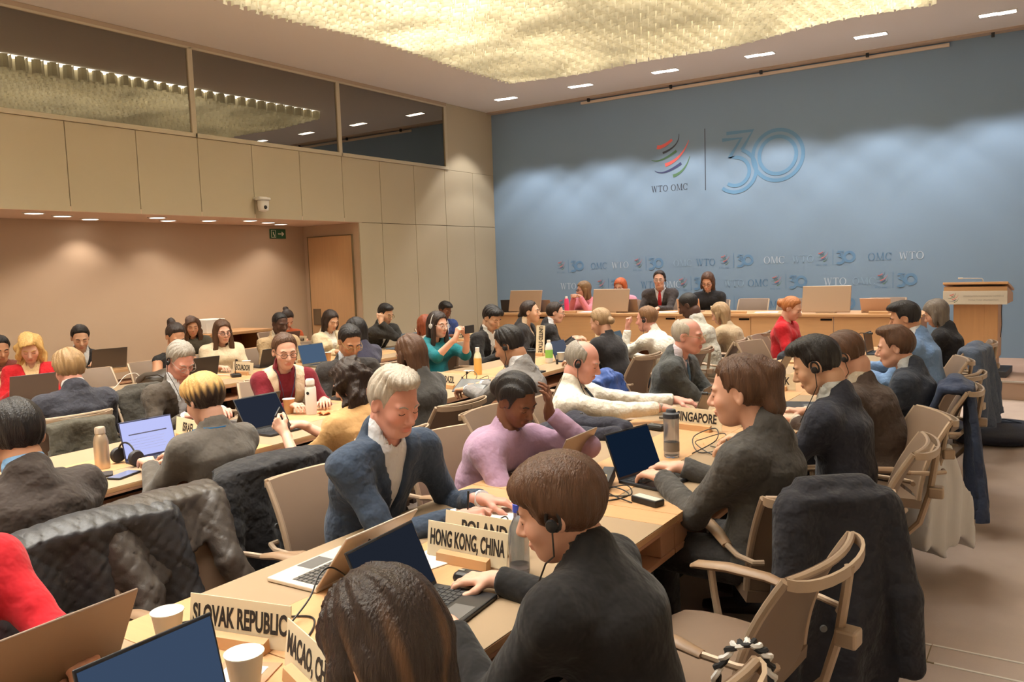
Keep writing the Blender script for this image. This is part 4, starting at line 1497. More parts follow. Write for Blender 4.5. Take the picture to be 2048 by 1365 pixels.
def build_hair(root, style, m, hc, H, s, g, h, nb, skin, label, hair='brown', hair2=None):
    seed = sum(map(ord, label)) % 97
    def shell(q, t, ty=None):
        return ell(q, (0, -.014, .034), (.075 + t, .098 + (ty or t), .089 + t))
    def strands(q, amp, fx=90.0):
        ph = np.arctan2(q[:, 0], -(q[:, 1] - .02) + 1e-6)
        return amp * (np.sin(ph * 17 + seed) * .45 + np.sin(ph * 31 + q[:, 2] * 22 + seed * 2) * .35 + np.sin(q[:, 0] * fx + q[:, 2] * 30) * .3)
    def face_cut(q, top=.070, w=.062):
        # carve the face out of the hair shell, up to a hairline at height top
        yl = .030 if w > .06 else .046
        zh = top + .019
        return np.maximum(q[:, 2] - (zh - 7.0 * q[:, 0] ** 2), (yl + .22 * np.maximum(q[:, 2], 0)) - q[:, 1])
    def ears(q, d, r=.9):
        for sg in (-1, 1):
            d = smax(d, -ell(q, (sg * .082, .004, -.006), (.022 * r, .026 * r, .040 * r)), .006)
        return d
    def below(q, z0, slope):
        # keep hair above a plane that drops towards the nape
        return (z0 + slope * (q[:, 1])) - q[:, 2]
    def cover(q, t, top, w=.062, z0=-.030, slope=.75, thin=.0025, band=.035):
        # shell that thins out towards the hairline and the nape
        F = face_cut(q, top, w)
        Bl = q[:, 2] - (z0 + slope * q[:, 1])
        fade = np.clip(np.minimum(F, Bl) / band, 0, 1)
        fade = fade * fade * (3 - 2 * fade)
        return shell(q, thin) - (t - thin) * fade
    lo_q, hi_q = vec(-.16, -.2, -.16), vec(.16, .16, .17)
    extra = []
    if style in ('short', 'quiff', 'sidepart', 'crop', 'fade', 'messy'):
        t = {'short': .012, 'quiff': .012, 'sidepart': .014, 'crop': .008, 'fade': .007, 'messy': .017}[style]
        def f(q):
            tp_ = {'quiff': .072, 'messy': .055, 'sidepart': .066, 'crop': .068, 'fade': .066}.get(style, .066)
            d = cover(q, t, tp_)
            if style == 'quiff':
                d = smin(d, ell(q, (0.012, .052, .112), (.052, .042, .026)), .03)
                d = smin(d, ell(q, (0, .0, .115), (.06, .06, .022)), .03)
            if style == 'fade':
                d = smin(d, ell(q, (0, .02, .095), (.066, .085, .042)), .02)
            if style == 'sidepart':
                d = smin(d, ell(q, (.02, .045, .098), (.062, .05, .034)), .03)
            if style == 'messy':
                d = smin(d, ell(q, (0, .06, .088), (.064, .04, .04)), .03)
            d = d + strands(q, .0035 if style != 'messy' else .006)
            d = smax(d, -face_cut(q, tp_), .004)
            d = smax(d, below(q, -.030, .75), .01)
            return ears(q, d)
    elif style == 'fringe':
        def f(q):
            d = shell(q, .006) + strands(q, .002)
            d = smax(d, -ell(q, (0, .045, .095), (.064, .115, .075)), .012)
            d = smax(d, q[:, 1] - .028, .01)
            d = smax(d, below(q, -.032, .75), .01)
            return ears(q, d)
    elif style == 'shaved':
        def f(q):
            d = shell(q, .0035)
            d = smax(d, -face_cut(q, .068), .006)
            d = smax(d, below(q, -.022, .7), .008)
            return ears(q, d)
    elif style == 'bun' or style == 'updo' or style == 'lowbun':
        c = {'bun': (0, -.125, .075), 'updo': (0, -.125, .015), 'lowbun': (0, -.115, -.03)}[style]
        r = {'bun': .036, 'updo': .044, 'lowbun': .034}[style]
        def f(q):
            d = cover(q, .011, .066, slope=.6, z0=-.036)
            d = smin(d, ell(q, c, (r * 1.1, r, r)), .02)
            d = d + strands(q, .0028)
            d = smax(d, -face_cut(q, .066), .008)
            d = smax(d, below(q, -.036, .6), .01)
            return ears(q, d)
    elif style in ('pony', 'highpony'):
        c0 = vec(0, -.105, .085) if style == 'highpony' else vec(0, -.118, .03)
        p1 = c0 + vec(0, -.045, .01) + g * .02
        p2 = p1 + g * .13 + vec(0, -.01, 0)
        p3 = p2 + g * .15 + vec(0, .01, 0)
        extra = [p1, p2, p3]
        def f(q):
            d = cover(q, .011, .066, slope=.6, z0=-.036)
            d = smin(d, cap(q, c0, p1, .022, .034), .02)
            d = smin(d, cap(q, p1, p2, .034, .040), .02)
            d = smin(d, cap(q, p2, p3, .040, .018), .02)
            d = d + strands(q, .004, 130)
            d = smax(d, -face_cut(q, .066), .008)
            d2 = smax(shell(q, .02), -1.0 * np.ones(len(q)), .001)
            cut = smax(below(q, -.036, .6), -(d - 0) - .5, .001)
            tail = np.minimum(np.minimum(cap(q, c0, p1, .022, .034), cap(q, p1, p2, .034, .040)), cap(q, p2, p3, .040, .018)) + strands(q, .005, 130)
            d = np.minimum(smax(d, below(q, -.036, .6), .01), tail)
            return ears(q, d)
    elif style == 'ponyhang':      # half-up bunch falling to the nape, as seen from behind
        p0 = vec(0, -.085, .10)
        p1 = p0 + vec(0, -.045, -.01) + g * .03
        p2 = p1 + g * .12
        p3 = p2 + g * .10 + vec(0, .015, 0)
        extra = [p1, p2, p3]
        def f(q):
            d = cover(q, .011, .062, slope=.5, z0=-.040)
            d = smax(d, below(q, -.040, .5), .012)
            tail = smin(smin(ecap(q, p0, p1, vec(1, 0, 0), (.026, .022), (.038, .030)), ecap(q, p1, p2, vec(1, 0, 0), (.038, .030), (.044, .030)), .02), ecap(q, p2, p3, vec(1, 0, 0), (.044, .030), (.026, .014)), .02)
            d = smin(d, tail, .018) + strands(q, .005, 150)
            d = smax(d, -face_cut(q, .062), .008)
            return ears(q, d)
    elif style in ('long', 'longwavy', 'curly', 'longfront'):
        L = {'long': .34, 'longwavy': .36, 'curly': .34, 'longfront': .30}[style]
        b0 = vec(0, -.055, -.01)
        b1 = b0 + g * (L * .55) + vec(0, -.02, 0)
        b2 = b0 + g * L + vec(0, -.01, 0)
        wv = .012 if style == 'longwavy' else (.016 if style == 'curly' else 0)
        sl = []
        for sg in (-1, 1):
            a0 = vec(sg * .070, .012, .0)
            a1 = a0 + g * (L * .5) + vec(sg * .018, .018, 0)
            a2 = a0 + g * (L * .95) + vec(sg * .012, .035, 0)
            sl.append((a0, a1, a2))
            extra += [a1, a2]
        extra += [b1, b2]
        vol = 1.35 if style in ('curly', 'longwavy') else 1.0
        def f(q):
            w = q.copy()
            if wv:
                w[:, 0] += wv * np.sin(q[:, 2] * 42 + q[:, 1] * 20)
                w[:, 1] += wv * np.cos(q[:, 2] * 38 + q[:, 0] * 26)
            d = shell(w, .013 * vol)
            d = smin(d, ecap(w, b0, b1, vec(1, 0, 0), (.084 * vol, .058), (.088 * vol, .046)), .03)
            d = smin(d, ecap(w, b1, b2, vec(1, 0, 0), (.088 * vol, .046), (.066 * vol, .026)), .03)
            for a0, a1, a2 in sl:
                d = smin(d, cap(w, a0, a1, .026, .028 * vol), .02)
                d = smin(d, cap(w, a1, a2, .028 * vol, .020), .02)
            d = d + strands(w, .005, 150) + (.007 * np.sin(q[:, 0] * 70 + 3 * np.sin(q[:, 2] * 30)) * np.sin(q[:, 2] * 55 + q[:, 1] * 40) if style == 'curly' else 0)
            d = smax(d, -face_cut(q, .060, .058), .010)
            # open neck below the chin in front
            d = smax(d, -ell(q, (0, .085, -.17), (.05, .09, .13)), .012)
            return d
    elif style == 'bob' or style == 'bobshort':
        L = .13 if style == 'bob' else .085
        sl = []
        for sg in (-1, 1):
            a0 = vec(sg * .072, -.005, .0)
            a1 = a0 + g * L + vec(sg * .008, .012, 0)
            sl.append((a0, a1))
            extra.append(a1)
        b1 = vec(0, -.07, .0) + g * (L + .01)
        extra.append(b1)
        def f(q):
            d = shell(q, .017)
            d = smin(d, ecap(q, vec(0, -.05, .0), b1, vec(1, 0, 0), (.086, .062), (.078, .050)), .02)
            for a0, a1 in sl:
                d = smin(d, cap(q, a0, a1, .028, .022), .02)
            d = d + strands(q, .0035, 140)
            d = smax(d, -face_cut(q, .058, .058), .008)
            d = smax(d, -ell(q, (0, .10, -.15), (.055, .1, .10)), .01)
            return d
    elif style == 'bowl':          # rounded layered cut hanging straight over the ears, short nape
        def f(q):
            d = cover(q, .015, .046, .058, z0=-.040, slope=.62, thin=.006, band=.03)
            d = smin(d, ell(q, (0, .03, .072), (.080, .070, .050)), .03)
            d = d + strands(q, .003, 160)
            d = smax(d, -face_cut(q, .046, .058), .008)
            d = smax(d, below(q, -.040, .62), .014)
            for sg in (-1, 1):
                d = smax(d, -ell(q, (sg * .092, .008, -.018), (.024, .024, .036)), .008)
            return d
    elif style == 'braids':
        def f(q):
            d = shell(q, .010) + .004 * np.sin(q[:, 0] * 150 + q[:, 1] * 60) 
            d = smin(d, ell(q, (0, -.115, .0), (.052, .045, .05)), .02)
            d = smax(d, -face_cut(q, .068), .008)
            d = smax(d, below(q, -.034, .6), .01)
            return ears(q, d)
    else:
        return
    E_ = np.array([lo_q, hi_q] + [e + .09 for e in extra] + [e - .09 for e in extra])
    cs = np.array([[x_, y_, z_] for x_ in (E_[:, 0].min(), E_[:, 0].max()) for y_ in (E_[:, 1].min(), E_[:, 1].max()) for z_ in (E_[:, 2].min(), E_[:, 2].max())])
    cb_ = hc + (H @ (cs * s).T).T
    ff = lambda p: f(((p - hc) @ H) / s) * s
    colf = None
    if hair2:
        m = mat('hair_streaked', HAIR[hair], 0.42, var=0.35, vscale=5.0, stretch=(16, 16, 1.6), bump=0.5, bscale=14, spec=0.35, attr=True)
        c1, c2 = np.array(lin(HAIR[hair])), np.array(lin(HAIR[hair2[0]]))
        def colf(V):
            q = ((V - hc) @ H) / s
            if hair2[1] == 'top':
                w = np.clip((q[:, 2] - .005) / .05 + .35 * np.sin(np.arctan2(q[:, 0], q[:, 1]) * 23), 0, 1)
            else:
                w = np.clip(np.sin(np.arctan2(q[:, 0], q[:, 1]) * 9 + q[:, 2] * 4) * 1.4 - .75, 0, 1) * np.clip((.09 - q[:, 2]) / .1, 0, 1)
            return c1 * (1 - w[:, None]) + c2 * w[:, None]
    sdf_obj('hair', ff, cb_.min(0), cb_.max(0), h * (1.15 if extra else 1.0), m, root, colf)
# ------------------------------------------------------------------ conference chairs
M_seat = mat('chair_leather_taupe', (120, 99, 82), 0.5, var=0.04, vscale=9, spec=0.4)
M_cfr = mat('chair_frame_champagne', (168, 146, 124), 0.38, metal=0.35)
M_arm = mat('chair_arm_pad', (142, 114, 88), 0.42, spec=0.5)
M_cdk = mat('chair_base_bronze', (112, 96, 84), 0.4, metal=0.4)
def chair_proto():
    t = thing('conference_chair', 'x', 'chair')
    def backp(u, w):
        # back surface: u across -1..1, w up 0..1
        z = .49 + .385 * w
        y = -.225 - .10 * w - .05 * w * w + .035 * (1 - u * u) * -1 + .03 * math.sin(PI * w) * .6
        return (.235 * u * (1 - .04 * w), y, z)
    rows = [[backp(-1 + 2 * i / 8, j / 8) for i in range(9)] for j in range(9)]
    MB().grid(rows, thick=.014).build('backrest', M_seat, t, True)
    fr = MB()
    edge = [backp(-1, j / 10) for j in range(11)]
    fr.tube([(p[0] - .006, p[1] + .006, p[2]) for p in edge], .013, 8)
    edge = [backp(1, j / 10) for j in range(11)]
    fr.tube([(p[0] + .006, p[1] + .006, p[2]) for p in edge], .013, 8)
    fr.tube([backp(-1 + 2 * i / 8, 1.0) for i in range(9)], .011, 8)
    fr.build('back_frame', M_cfr, t, True)
    hl = MB()
    a = math.radians(0)
    loop = [(.228 * math.cos(PI * k / 12), -.372 - .075 * math.sin(PI * k / 12), .872 - .012 * math.sin(PI * k / 12)) for k in range(13)]
    rows = [[(x, y, z - .018) for x, y, z in loop], [(x, y, z + .012) for x, y, z in loop]]
    hl.grid(rows, thick=.010)
    hl.build('top_handle', M_cfr, t, True)
    st = MB().tube([(.0, -.448, .865), (.0, -.44, .80), (.0, -.42, .66), (.0, -.38, .52), (.0, -.30, .43), (.0, -.10, .41)], .014, 8)
    st.build('back_strut', M_cfr, t, True)
    MB().bbox((-.03, -.475, .64), (.03, -.415, .69), .008).build('tilt_knob', M_cfr, t)
    rows = []
    for j in range(9):
        w = j / 8
        y = -.23 + .47 * w
        z = .445 + .02 * math.sin(w * PI) - (.035 * max(0, (w - .8) / .2) ** 2)
        rows.append([(.245 * u, y, z - .012 * (1 - u * u)) for u in [-1 + 2 * i / 8 for i in range(9)]])
    MB().grid(rows, thick=-.045).build('seat', M_seat, t, True)
    for s in (-1, 1):
        MB().tube([(s * .29, -.16, .640), (s * .292, -.08, .655), (s * .292, .06, .657), (s * .286, .17, .646), (s * .284, .195, .636)], [.020, .027, .030, .027, .014], 10, flat=.55).build('armrest', M_arm, t, True)
        MB().tube([(s * .285, .12, .640), (s * .287, .11, .56), (s * .27, .08, .46), (s * .20, .05, .415), (s * .05, .02, .41)], [.014, .013, .014, .014, .014], 8).build('arm_support', M_cfr, t, True)
        MB().tube([(s * .29, -.15, .640), (s * .285, -.26, .635), (s * .255, -.335, .634), (s * .22, -.34, .634)], .011, 8).build('arm_link', M_cfr, t, True)
    MB().lathe([(.045, .40), (.045, .36), (.028, .34), (.028, .11), (.05, .10), (.05, .07), (0, .07)], 16).build('column', M_cdk, t, True)
    for k in range(4):
        a = PI / 4 + k * PI / 2
        c, s = math.cos(a), math.sin(a)
        l = MB().tube([(.02 * c, .02 * s, .13), (.16 * c, .16 * s, .105), (.30 * c, .30 * s, .075), (.305 * c, .305 * s, .02)], [.022, .018, .014, .012], 8).build('base_leg', M_cdk, t, True)
        MB().lathe([(.0, .022), (.018, .022), (.034, .010), (.036, 0.0), (0, 0)], 16, M=tr(.305 * c, .305 * s, 0)).build('glide', M_cfr, l, True)
    return t
CH0 = chair_proto()
CH_USED = [False]
def chair(x, y, face, label, z=0.0, spin=None):
    r = math.radians(face) - PI / 2
    if not CH_USED[0]:
        CH_USED[0] = True
        CH0.location = (x, y, z)
        CH0.rotation_euler = (0, 0, r)
        tag(CH0, label, None, 'conference chairs')
        return CH0
    return copy_tree(CH0, (x, y, z), r, label, 'conference chairs')
# ------------------------------------------------------------------ the delegates
def P(who, label, *a, chair_at=None, **k):
    r = person(label, *a, **k)
    root, org, face, base, seat = PEOPLE[-1]
    if seat:
        af = math.radians(face)
        c = chair_at if chair_at else (float(org[0]) + .06 * math.cos(af), float(org[1]) + .06 * math.sin(af), face)
        chair(c[0], c[1], c[2], 'taupe conference chair occupied by the ' + who, base)
    return r
NAVY, CHAR, BLK = (50, 60, 78), (66, 64, 62), (34, 33, 35)

# --- first table row, far side (facing the aisle by the lectern)
P('person in red knit', 'person in bright red knit top cut off by the picture edge', -2.34, .86, 1.27, 0, 'fair', 'brown', 'updo', top='sweater', tc=(186, 34, 44), fem=True, lean=.14, nod=18,
  hands=((-1.98, .98, .80), (-1.98, .62, .80)), poses=('phone', 'type'))
POL = P('man in navy jacket', 'silver-haired man in navy jacket and open white shirt writing with pen', -2.04, 2.28, 1.335, -6, 'pink', 'silver', 'quiff', top='jacket', tc=(56, 68, 86), shirt=(226, 228, 234),
  lean=.25, nod=20, turn=-4, hands=((-1.86, 2.52, .80), (-1.80, 2.28, .80)), poses=('rest', 'pen'), s=1.04, stubble=.22, hand_dir=((-.5, .75, -.1), (-.35, .9, .0)), palm=((.2, 0, -1), (-.8, .2, -.5)), brow='grey')
P('woman in lilac sweater', 'woman in lilac sweater resting her forehead on one hand', -2.02, 3.09, 1.205, -8, 'brown', 'black', 'braids', top='sweater', tc=(164, 134, 158), fem=True,
  lean=.30, nod=30, tilt=-6, hands=((-1.98, 3.235, 1.02), (-1.80, 2.98, .80)), poses=('face', 'rest'), hand_dir=((.12, .15, 1.0), None), palm=((.45, -.75, 0), None), armin=(.2, 0))
P('bald man in white shirt', 'balding man in white shirt and navy tie typing beside SINGAPORE nameplate', -2.35, 4.33, 1.235, 14, 'pink', 'grey', 'fringe', top='shirt', tc=(232, 226, 212), tie=(44, 50, 66),
  lean=.02, nod=20, hands=((-1.90, 4.86, .82), (-1.93, 4.58, .82)), ear=(1,), s=1.05, fat=1.08, shx=.03, watch=1)
P('balding man in charcoal jacket', 'balding bespectacled man in charcoal jacket with blue tie and folded arms', -2.15, 5.43, 1.305, 4, 'pink', 'silver', 'fringe', top='jacket', tc=(74, 76, 76), shirt=(214, 204, 214), tie=(86, 120, 150),
  lean=.15, nod=4, hands=((-1.86, 5.40, .84), (-1.90, 5.52, .86)), poses=('rest', 'rest'), s=1.05, glasses='gold', eyes='open', fat=1.08, chair_at=(-2.32, 5.24, 4))
P('woman in red sweater', 'ginger-haired woman in plain red sweater near the platform desk', -2.30, 8.80, 1.29, -2, 'fair', 'ginger', 'updo', top='sweater', tc=(182, 34, 42), fem=True, lean=.10, nod=22)

# --- first table row, aisle side (backs to the aisle)
P('person with streaked brown hair', 'person with long streaked dark brown hair in front of the MACAO card', -.925, .905, 1.225, 178, 'asian', 'dark', 'long', top='sweater', tc=BLK, fem=True, lean=.16, nod=28, hair2=('lightbrown', 'streak'))
P('person in black sweater', 'person in black sweater with rounded brown haircut and earpiece using mouse', -1.01, 1.615, 1.255, 186, 'fair', 'brown', 'bowl', top='sweater', tc=(36, 35, 36), fem=True, lean=.20, nod=18, turn=10,
  hands=((-1.27, 1.56, .80), (-1.37, 1.90, .785)), poses=('type', 'mouse'), ear=(-1,), s=1.02, hand_dir=(None, (-.25, 1, -.05)), shw=1.06, neck=.235, chair_at=(-.93, 1.52, 160))
P('woman in grey blazer', 'woman with brown ponytail in dark grey blazer typing beside FRANCE nameplate', -1.04, 3.09, 1.335, 176, 'fair', 'brown', 'ponyhang', top='jacket', tc=(72, 70, 68), shirt=None, fem=True, lean=.08, nod=8, turn=8,
  hands=((-1.37, 3.13, .80), (-1.37, 3.33, .80)), s=1.12, shw=1.06, open_jacket=False, legs=(52, 50, 50), chair_at=(-.88, 3.2, 128), watch=0)
P('man with wired earphone', 'black-haired man in dark suit with wired earphone reading beside DENMARK card', -.97, 3.86, 1.335, 184, 'asian', 'black', 'fade', top='jacket', tc=(46, 48, 58), shirt=(196, 200, 200), lean=.16, nod=24,
  hands=((-1.25, 3.78, .80), (-1.30, 4.05, .80)), ear=(-1,), s=1.05)
P('man in brown suit', 'brown-haired man in dark brown suit bent over his laptop', -1.06, 4.80, 1.262, 184, 'fair', 'brown', 'short', top='jacket', tc=(72, 60, 54), shirt=(206, 196, 180), lean=.30, nod=34, ear=(-1,), s=1.05, chair_at=(-.86, 4.48, 207))
P('man in slate suit', 'young man in slate suit with blue lanyard facing a tilted tablet', -.88, 5.62, 1.247, 184, 'fair', 'brown', 'quiff', top='jacket', tc=(54, 60, 72), shirt=(206, 214, 222), lean=.12, nod=10, s=1.03)
P('man in light blue jacket', 'dark-haired man in light blue jacket reaching for his laptop', -1.03, 6.98, 1.335, 184, 'tan', 'black', 'fade', top='jacket', tc=(112, 142, 184), shirt=(226, 228, 232), lean=.18, nod=14,
  hands=((-1.32, 6.80, .80), (-1.42, 7.05, .80)), s=1.06, chair_at=(-.98, 7.05, 196))
P('woman with grey bob', 'woman with greying bob and black jacket at the aisle end', -1.01, 8.56, 1.255, 178, 'fair', 'ashgrey', 'bob', top='jacket', tc=(40, 40, 44), shirt=None, fem=True, open_jacket=False, lean=.16, nod=26)

# --- second table row, near side
P('man in dark brown suit', 'dark-haired man in dark brown suit with blue collar cut by picture edge', -3.19, 1.43, 1.285, 176, 'tan', 'black', 'short', top='jacket', tc=(60, 52, 48), shirt=(120, 160, 200), lean=.16, nod=14, s=1.08)
BR2 = P('person with streaked blond crop', 'person with streaked blond short hair in grey sweater and blue lanyard', -3.42, 2.38, 1.245, 178, 'fair', 'dark', 'bowl', hair2=('blond', 'top'), top='sweater', tc=(88, 82, 76), fem=True, lean=.12, nod=22,
  hands=((-3.70, 2.28, .80), (-3.72, 2.46, .80)), s=1.0, chair_at=(-3.26, 2.34, 178))
CUR = P('woman in tan cardigan', 'woman with long dark curls in tan cardigan holding a phone', -3.25, 3.16, 1.225, 172, 'fair', 'dark', 'curly', top='cardigan', tc=(186, 146, 98), fem=True, lean=.10, nod=26, turn=22, sleeve='elbow',
  hands=((-3.47, 2.93, .85), (-3.52, 3.10, .86)), poses=('phone', 'type'), hand_dir=((-.2, .6, .6), None), palm=((.8, .3, 0), None))
P('woman with straight brown hair', 'woman with long straight brown hair in dark sweater beside BRAZIL card', -3.54, 4.02, 1.285, 178, 'fair', 'brown', 'long', top='sweater', tc=(64, 62, 60), fem=True, lean=.14, nod=20)
P('man in grey suit', 'dark-haired man in mid-grey suit and red tie holding a tablet', -3.16, 4.58, 1.30, 190, 'olive', 'black', 'short', top='jacket', tc=(124, 120, 118), shirt=(222, 222, 226), tie=(120, 32, 40), lean=.18, nod=24,
  hands=((-3.50, 4.62, .84), (-3.55, 4.86, .84)), poses=('phone', 'phone'), ear=(-1,), stubble=.3, s=1.04)
P('woman with plaited hair', 'woman with sandy plaited hair and black top beside white paper cups', -3.60, 6.78, 1.29, 176, 'fair', 'sand', 'lowbun', top='sweater', tc=(44, 42, 44), fem=True, lean=.22, nod=22)
P('man in cream shirt', 'short-haired man in cream shirt resting chin on hand', -3.36, 7.34, 1.285, 182, 'pink', 'lightbrown', 'crop', top='shirt', tc=(226, 220, 208), lean=.26, nod=8, ear=(-1,),
  hands=((-3.50, 7.24, 1.07), (-3.60, 7.45, .80)), poses=('fist', 'rest'), hand_dir=((.1, .1, 1), None), palm=((.3, -.6, .2), None), armin=(.25, 0))
P('man in pale grey suit', 'man with shaved dark hair in pale grey suit leaning forward', -3.32, 8.21, 1.35, 186, 'dark', 'black', 'shaved', top='jacket', tc=(176, 172, 160), shirt=(200, 200, 196), lean=.28, nod=28, s=1.06)
P('woman with long blond hair', 'woman with long sandy blond hair in beige top by the podium', -3.30, 9.15, 1.21, 182, 'fair', 'sand', 'long', top='sweater', tc=(170, 150, 124), fem=True, lean=.24, nod=26)

# --- second table row, far side
P('grey-haired man with glasses', 'grey-haired man in dark brown suit with glasses and earpiece bowed down', -4.95, 3.37, 1.255, -4, 'pink', 'grey', 'short', top='jacket', tc=(78, 70, 62), shirt=(224, 226, 232), lean=.26, nod=36, ear=(1,), glasses='clear', s=1.03)
BUR = P('woman in burgundy turtleneck', 'woman in burgundy turtleneck and cream waistcoat wearing dark-rimmed glasses', -4.64, 3.97, 1.285, -26, 'fair', 'brown', 'lowbun', top='vest', tc=(116, 34, 44), shirt=(220, 196, 168), fem=True, lean=.28, nod=12, collar2='turtle', glasses='dark', s=1.05,
  hands=((-4.36, 4.05, .80), (-4.42, 3.80, .80)), eyes='down')
P('bearded man with red tie', 'bearded man in black suit with red tie reading a tablet', -4.56, 4.57, 1.285, -22, 'olive', 'black', 'short', top='jacket', tc=(52, 48, 46), shirt=(200, 208, 222), tie=(190, 40, 50), lean=.34, nod=30, glasses='gold', stubble=.75, s=1.04)
TEAL = P('woman in teal sweater', 'woman in teal sweater holding up a phone with both hands', -5.05, 6.24, 1.30, -8, 'fair', 'dark', 'longfront', top='sweater', tc=(26, 104, 112), fem=True, lean=.06, nod=6, glasses='light', sleeve='elbow', headphones='pale',
  hands=((-4.70, 6.22, 1.05), (-4.70, 6.05, 1.06)), poses=('phone', 'phone'), hand_dir=((.25, .2, 1), (-.25, .2, 1)), palm=((1, .2, 0), (-1, .2, 0)), s=1.04)
P('black-haired man in black suit', 'man with black fringe and black suit head bowed behind the juice bottle', -5.05, 7.22, 1.285, -8, 'asian', 'black', 'messy', top='jacket', tc=(42, 40, 40), shirt=(224, 222, 218), lean=.22, nod=28, s=1.03)
P('woman in black blazer', 'woman in black blazer with hair tied back looking at the podium', -4.98, 7.80, 1.325, 18, 'asian', 'dark', 'lowbun', top='jacket', tc=(44, 41, 42), shirt=(214, 188, 160), fem=True, lean=.10, nod=-2, eyes='open', s=1.03)
P('man in black suit with glasses', 'bespectacled man in black suit and dark tie looking towards the podium', -5.20, 8.76, 1.255, 30, 'fair', 'dark', 'short', top='jacket', tc=(46, 44, 46), shirt=(216, 216, 222), tie=(54, 58, 66), lean=.12, nod=8, glasses='clear', s=1.04)

# --- third table row
P('man in navy suit', 'man with swept light brown hair in navy suit seen from behind', -5.56, 2.88, 1.255, 170, 'pink', 'ash', 'messy', top='jacket', tc=(54, 54, 62), shirt=(222, 220, 220), lean=.10, nod=14, s=1.07, chair_at=(-5.46, 2.68, 176))
P('black-haired person in navy', 'person with smooth black bob and navy top seen from behind', -5.48, 5.50, 1.28, 176, 'asian', 'black', 'bobshort', top='sweater', tc=(58, 56, 72), fem=True, lean=.10, nod=18)
P('person with auburn crop', 'person with short auburn hair and grey top behind the teal sweater', -5.86, 6.98, 1.205, 150, 'fair', 'auburn', 'bobshort', top='sweater', tc=(160, 150, 140), fem=True, lean=.14, nod=20)
P('person with black hair in red', 'person with black hair mostly hidden behind the wavy blonde', -9.12, 4.06, 1.175, -10, 'tan', 'black', 'short', top='jacket', tc=(120, 60, 50), shirt=None, open_jacket=False, lean=.14, nod=18, s=1.12)
P('blonde woman in red jacket', 'woman with wavy blonde hair in red jacket looking down', -7.35, 3.50, 1.265, -28, 'fair', 'blond', 'longwavy', top='jacket', tc=(186, 32, 40), shirt=(226, 196, 150), fem=True, lean=.16, nod=28)
P('woman in sleeveless black top', 'woman with dark ponytail in sleeveless black top leaning forward', -7.05, 4.73, 1.265, -6, 'tan', 'dark', 'highpony', top='tank', tc=(40, 38, 38), fem=True, sleeve='none', lean=.28, nod=30, turn=-6, s=1.04)
P('woman in cream sweater', 'woman with long brown hair and glasses in cream sweater behind ECUADOR', -7.24, 5.38, 1.265, -18, 'fair', 'brown', 'long', top='sweater', tc=(218, 200, 170), fem=True, lean=.06, nod=8, glasses='dark')
P('man in beige jacket', 'dark-skinned man in beige jacket behind PANAMA nameplate', -7.10, 6.04, 1.287, -10, 'dark', 'black', 'shaved', top='jacket', tc=(176, 150, 116), shirt=(210, 200, 184), lean=.16, nod=16)
P('woman in cream cardigan', 'woman with smooth black hair in cream cardigan by the alcove door', -7.20, 6.90, 1.262, -6, 'asian', 'dark', 'longfront', top='jacket', tc=(216, 200, 168), shirt=(224, 220, 210), fem=True, lean=.10, nod=22)
P('man resting his cheek', 'dark-haired man in black suit resting his cheek on one fist', -6.95, 7.60, 1.30, -2, 'asian', 'black', 'sidepart', top='jacket', tc=(46, 44, 42), shirt=(226, 224, 220), lean=.33, nod=22, glasses='gold',
  hands=((-6.62, 7.70, .80), (-6.98, 7.49, 1.08)), poses=('rest', 'fist'), hand_dir=(None, (-.1, .1, 1)), palm=(None, (-.3, -.6, .2)), armin=(0, .25))
P('man in blue jacket', 'man with short black hair in blue jacket against the cream panels', -7.10, 8.98, 1.254, -10, 'brown', 'black', 'fade', top='jacket', tc=(54, 72, 124), shirt=(206, 212, 224), lean=.14, nod=28)

# --- alcove row
P('woman in black jacket', 'woman with black hair tied back in black jacket against alcove wall', -9.12, 4.90, 1.215, -24, 'asian', 'black', 'lowbun', top='jacket', tc=(38, 36, 38), shirt=(214, 214, 214), fem=True, lean=.20, nod=22, s=1.15)
P('woman with highlighted waves', 'woman with long highlighted brown waves behind the dark ponytail', -9.05, 6.28, 1.225, -30, 'tan', 'brown', 'longwavy', top='sweater', tc=(78, 74, 64), fem=True, lean=.20, nod=12)
P('woman in rust sweater', 'woman with dark hair in rust orange sweater bent low', -8.95, 7.76, 1.187, -18, 'fair', 'dark', 'bun', top='sweater', tc=(176, 84, 48), fem=True, lean=.32, nod=44)

# --- presidium
PB = PLAT_Z
P('woman in pink top', 'blonde woman in pink top with clasped hands at the presidium desk', -6.50, 11.80, 1.437, -96, 'fair', 'darkblond', 'bob', top='sweater', tc=(206, 124, 136), fem=True, base=PB, lean=.16, nod=6, turn=-38, glasses='dark', s=1.08,
  hands=((-6.42, 11.55, 1.20), (-6.52, 11.55, 1.20)), poses=('fist', 'fist'), show_legs=False)
P('red-haired woman', 'red-haired woman with glasses half hidden by the middle desk screen', -5.83, 11.80, 1.472, -90, 'fair', 'red', 'bob', top='sweater', tc=(214, 150, 170), fem=True, base=PB, lean=.16, nod=12, glasses='dark', s=1.08, show_legs=False)
P('chairman with red tie', 'dark-haired man in dark suit and red tie chairing at the desk', -5.14, 11.78, 1.582, -74, 'fair', 'dark', 'short', top='jacket', tc=(66, 60, 60), shirt=(222, 224, 232), tie=(176, 46, 50), base=PB, lean=.14, nod=4, glasses='clear', eyes='open', s=1.12, show_legs=False,
  hands=((-5.02, 11.42, PB + .80), (-5.22, 11.42, PB + .80)), poses=('rest', 'rest'), ear=(-1,))
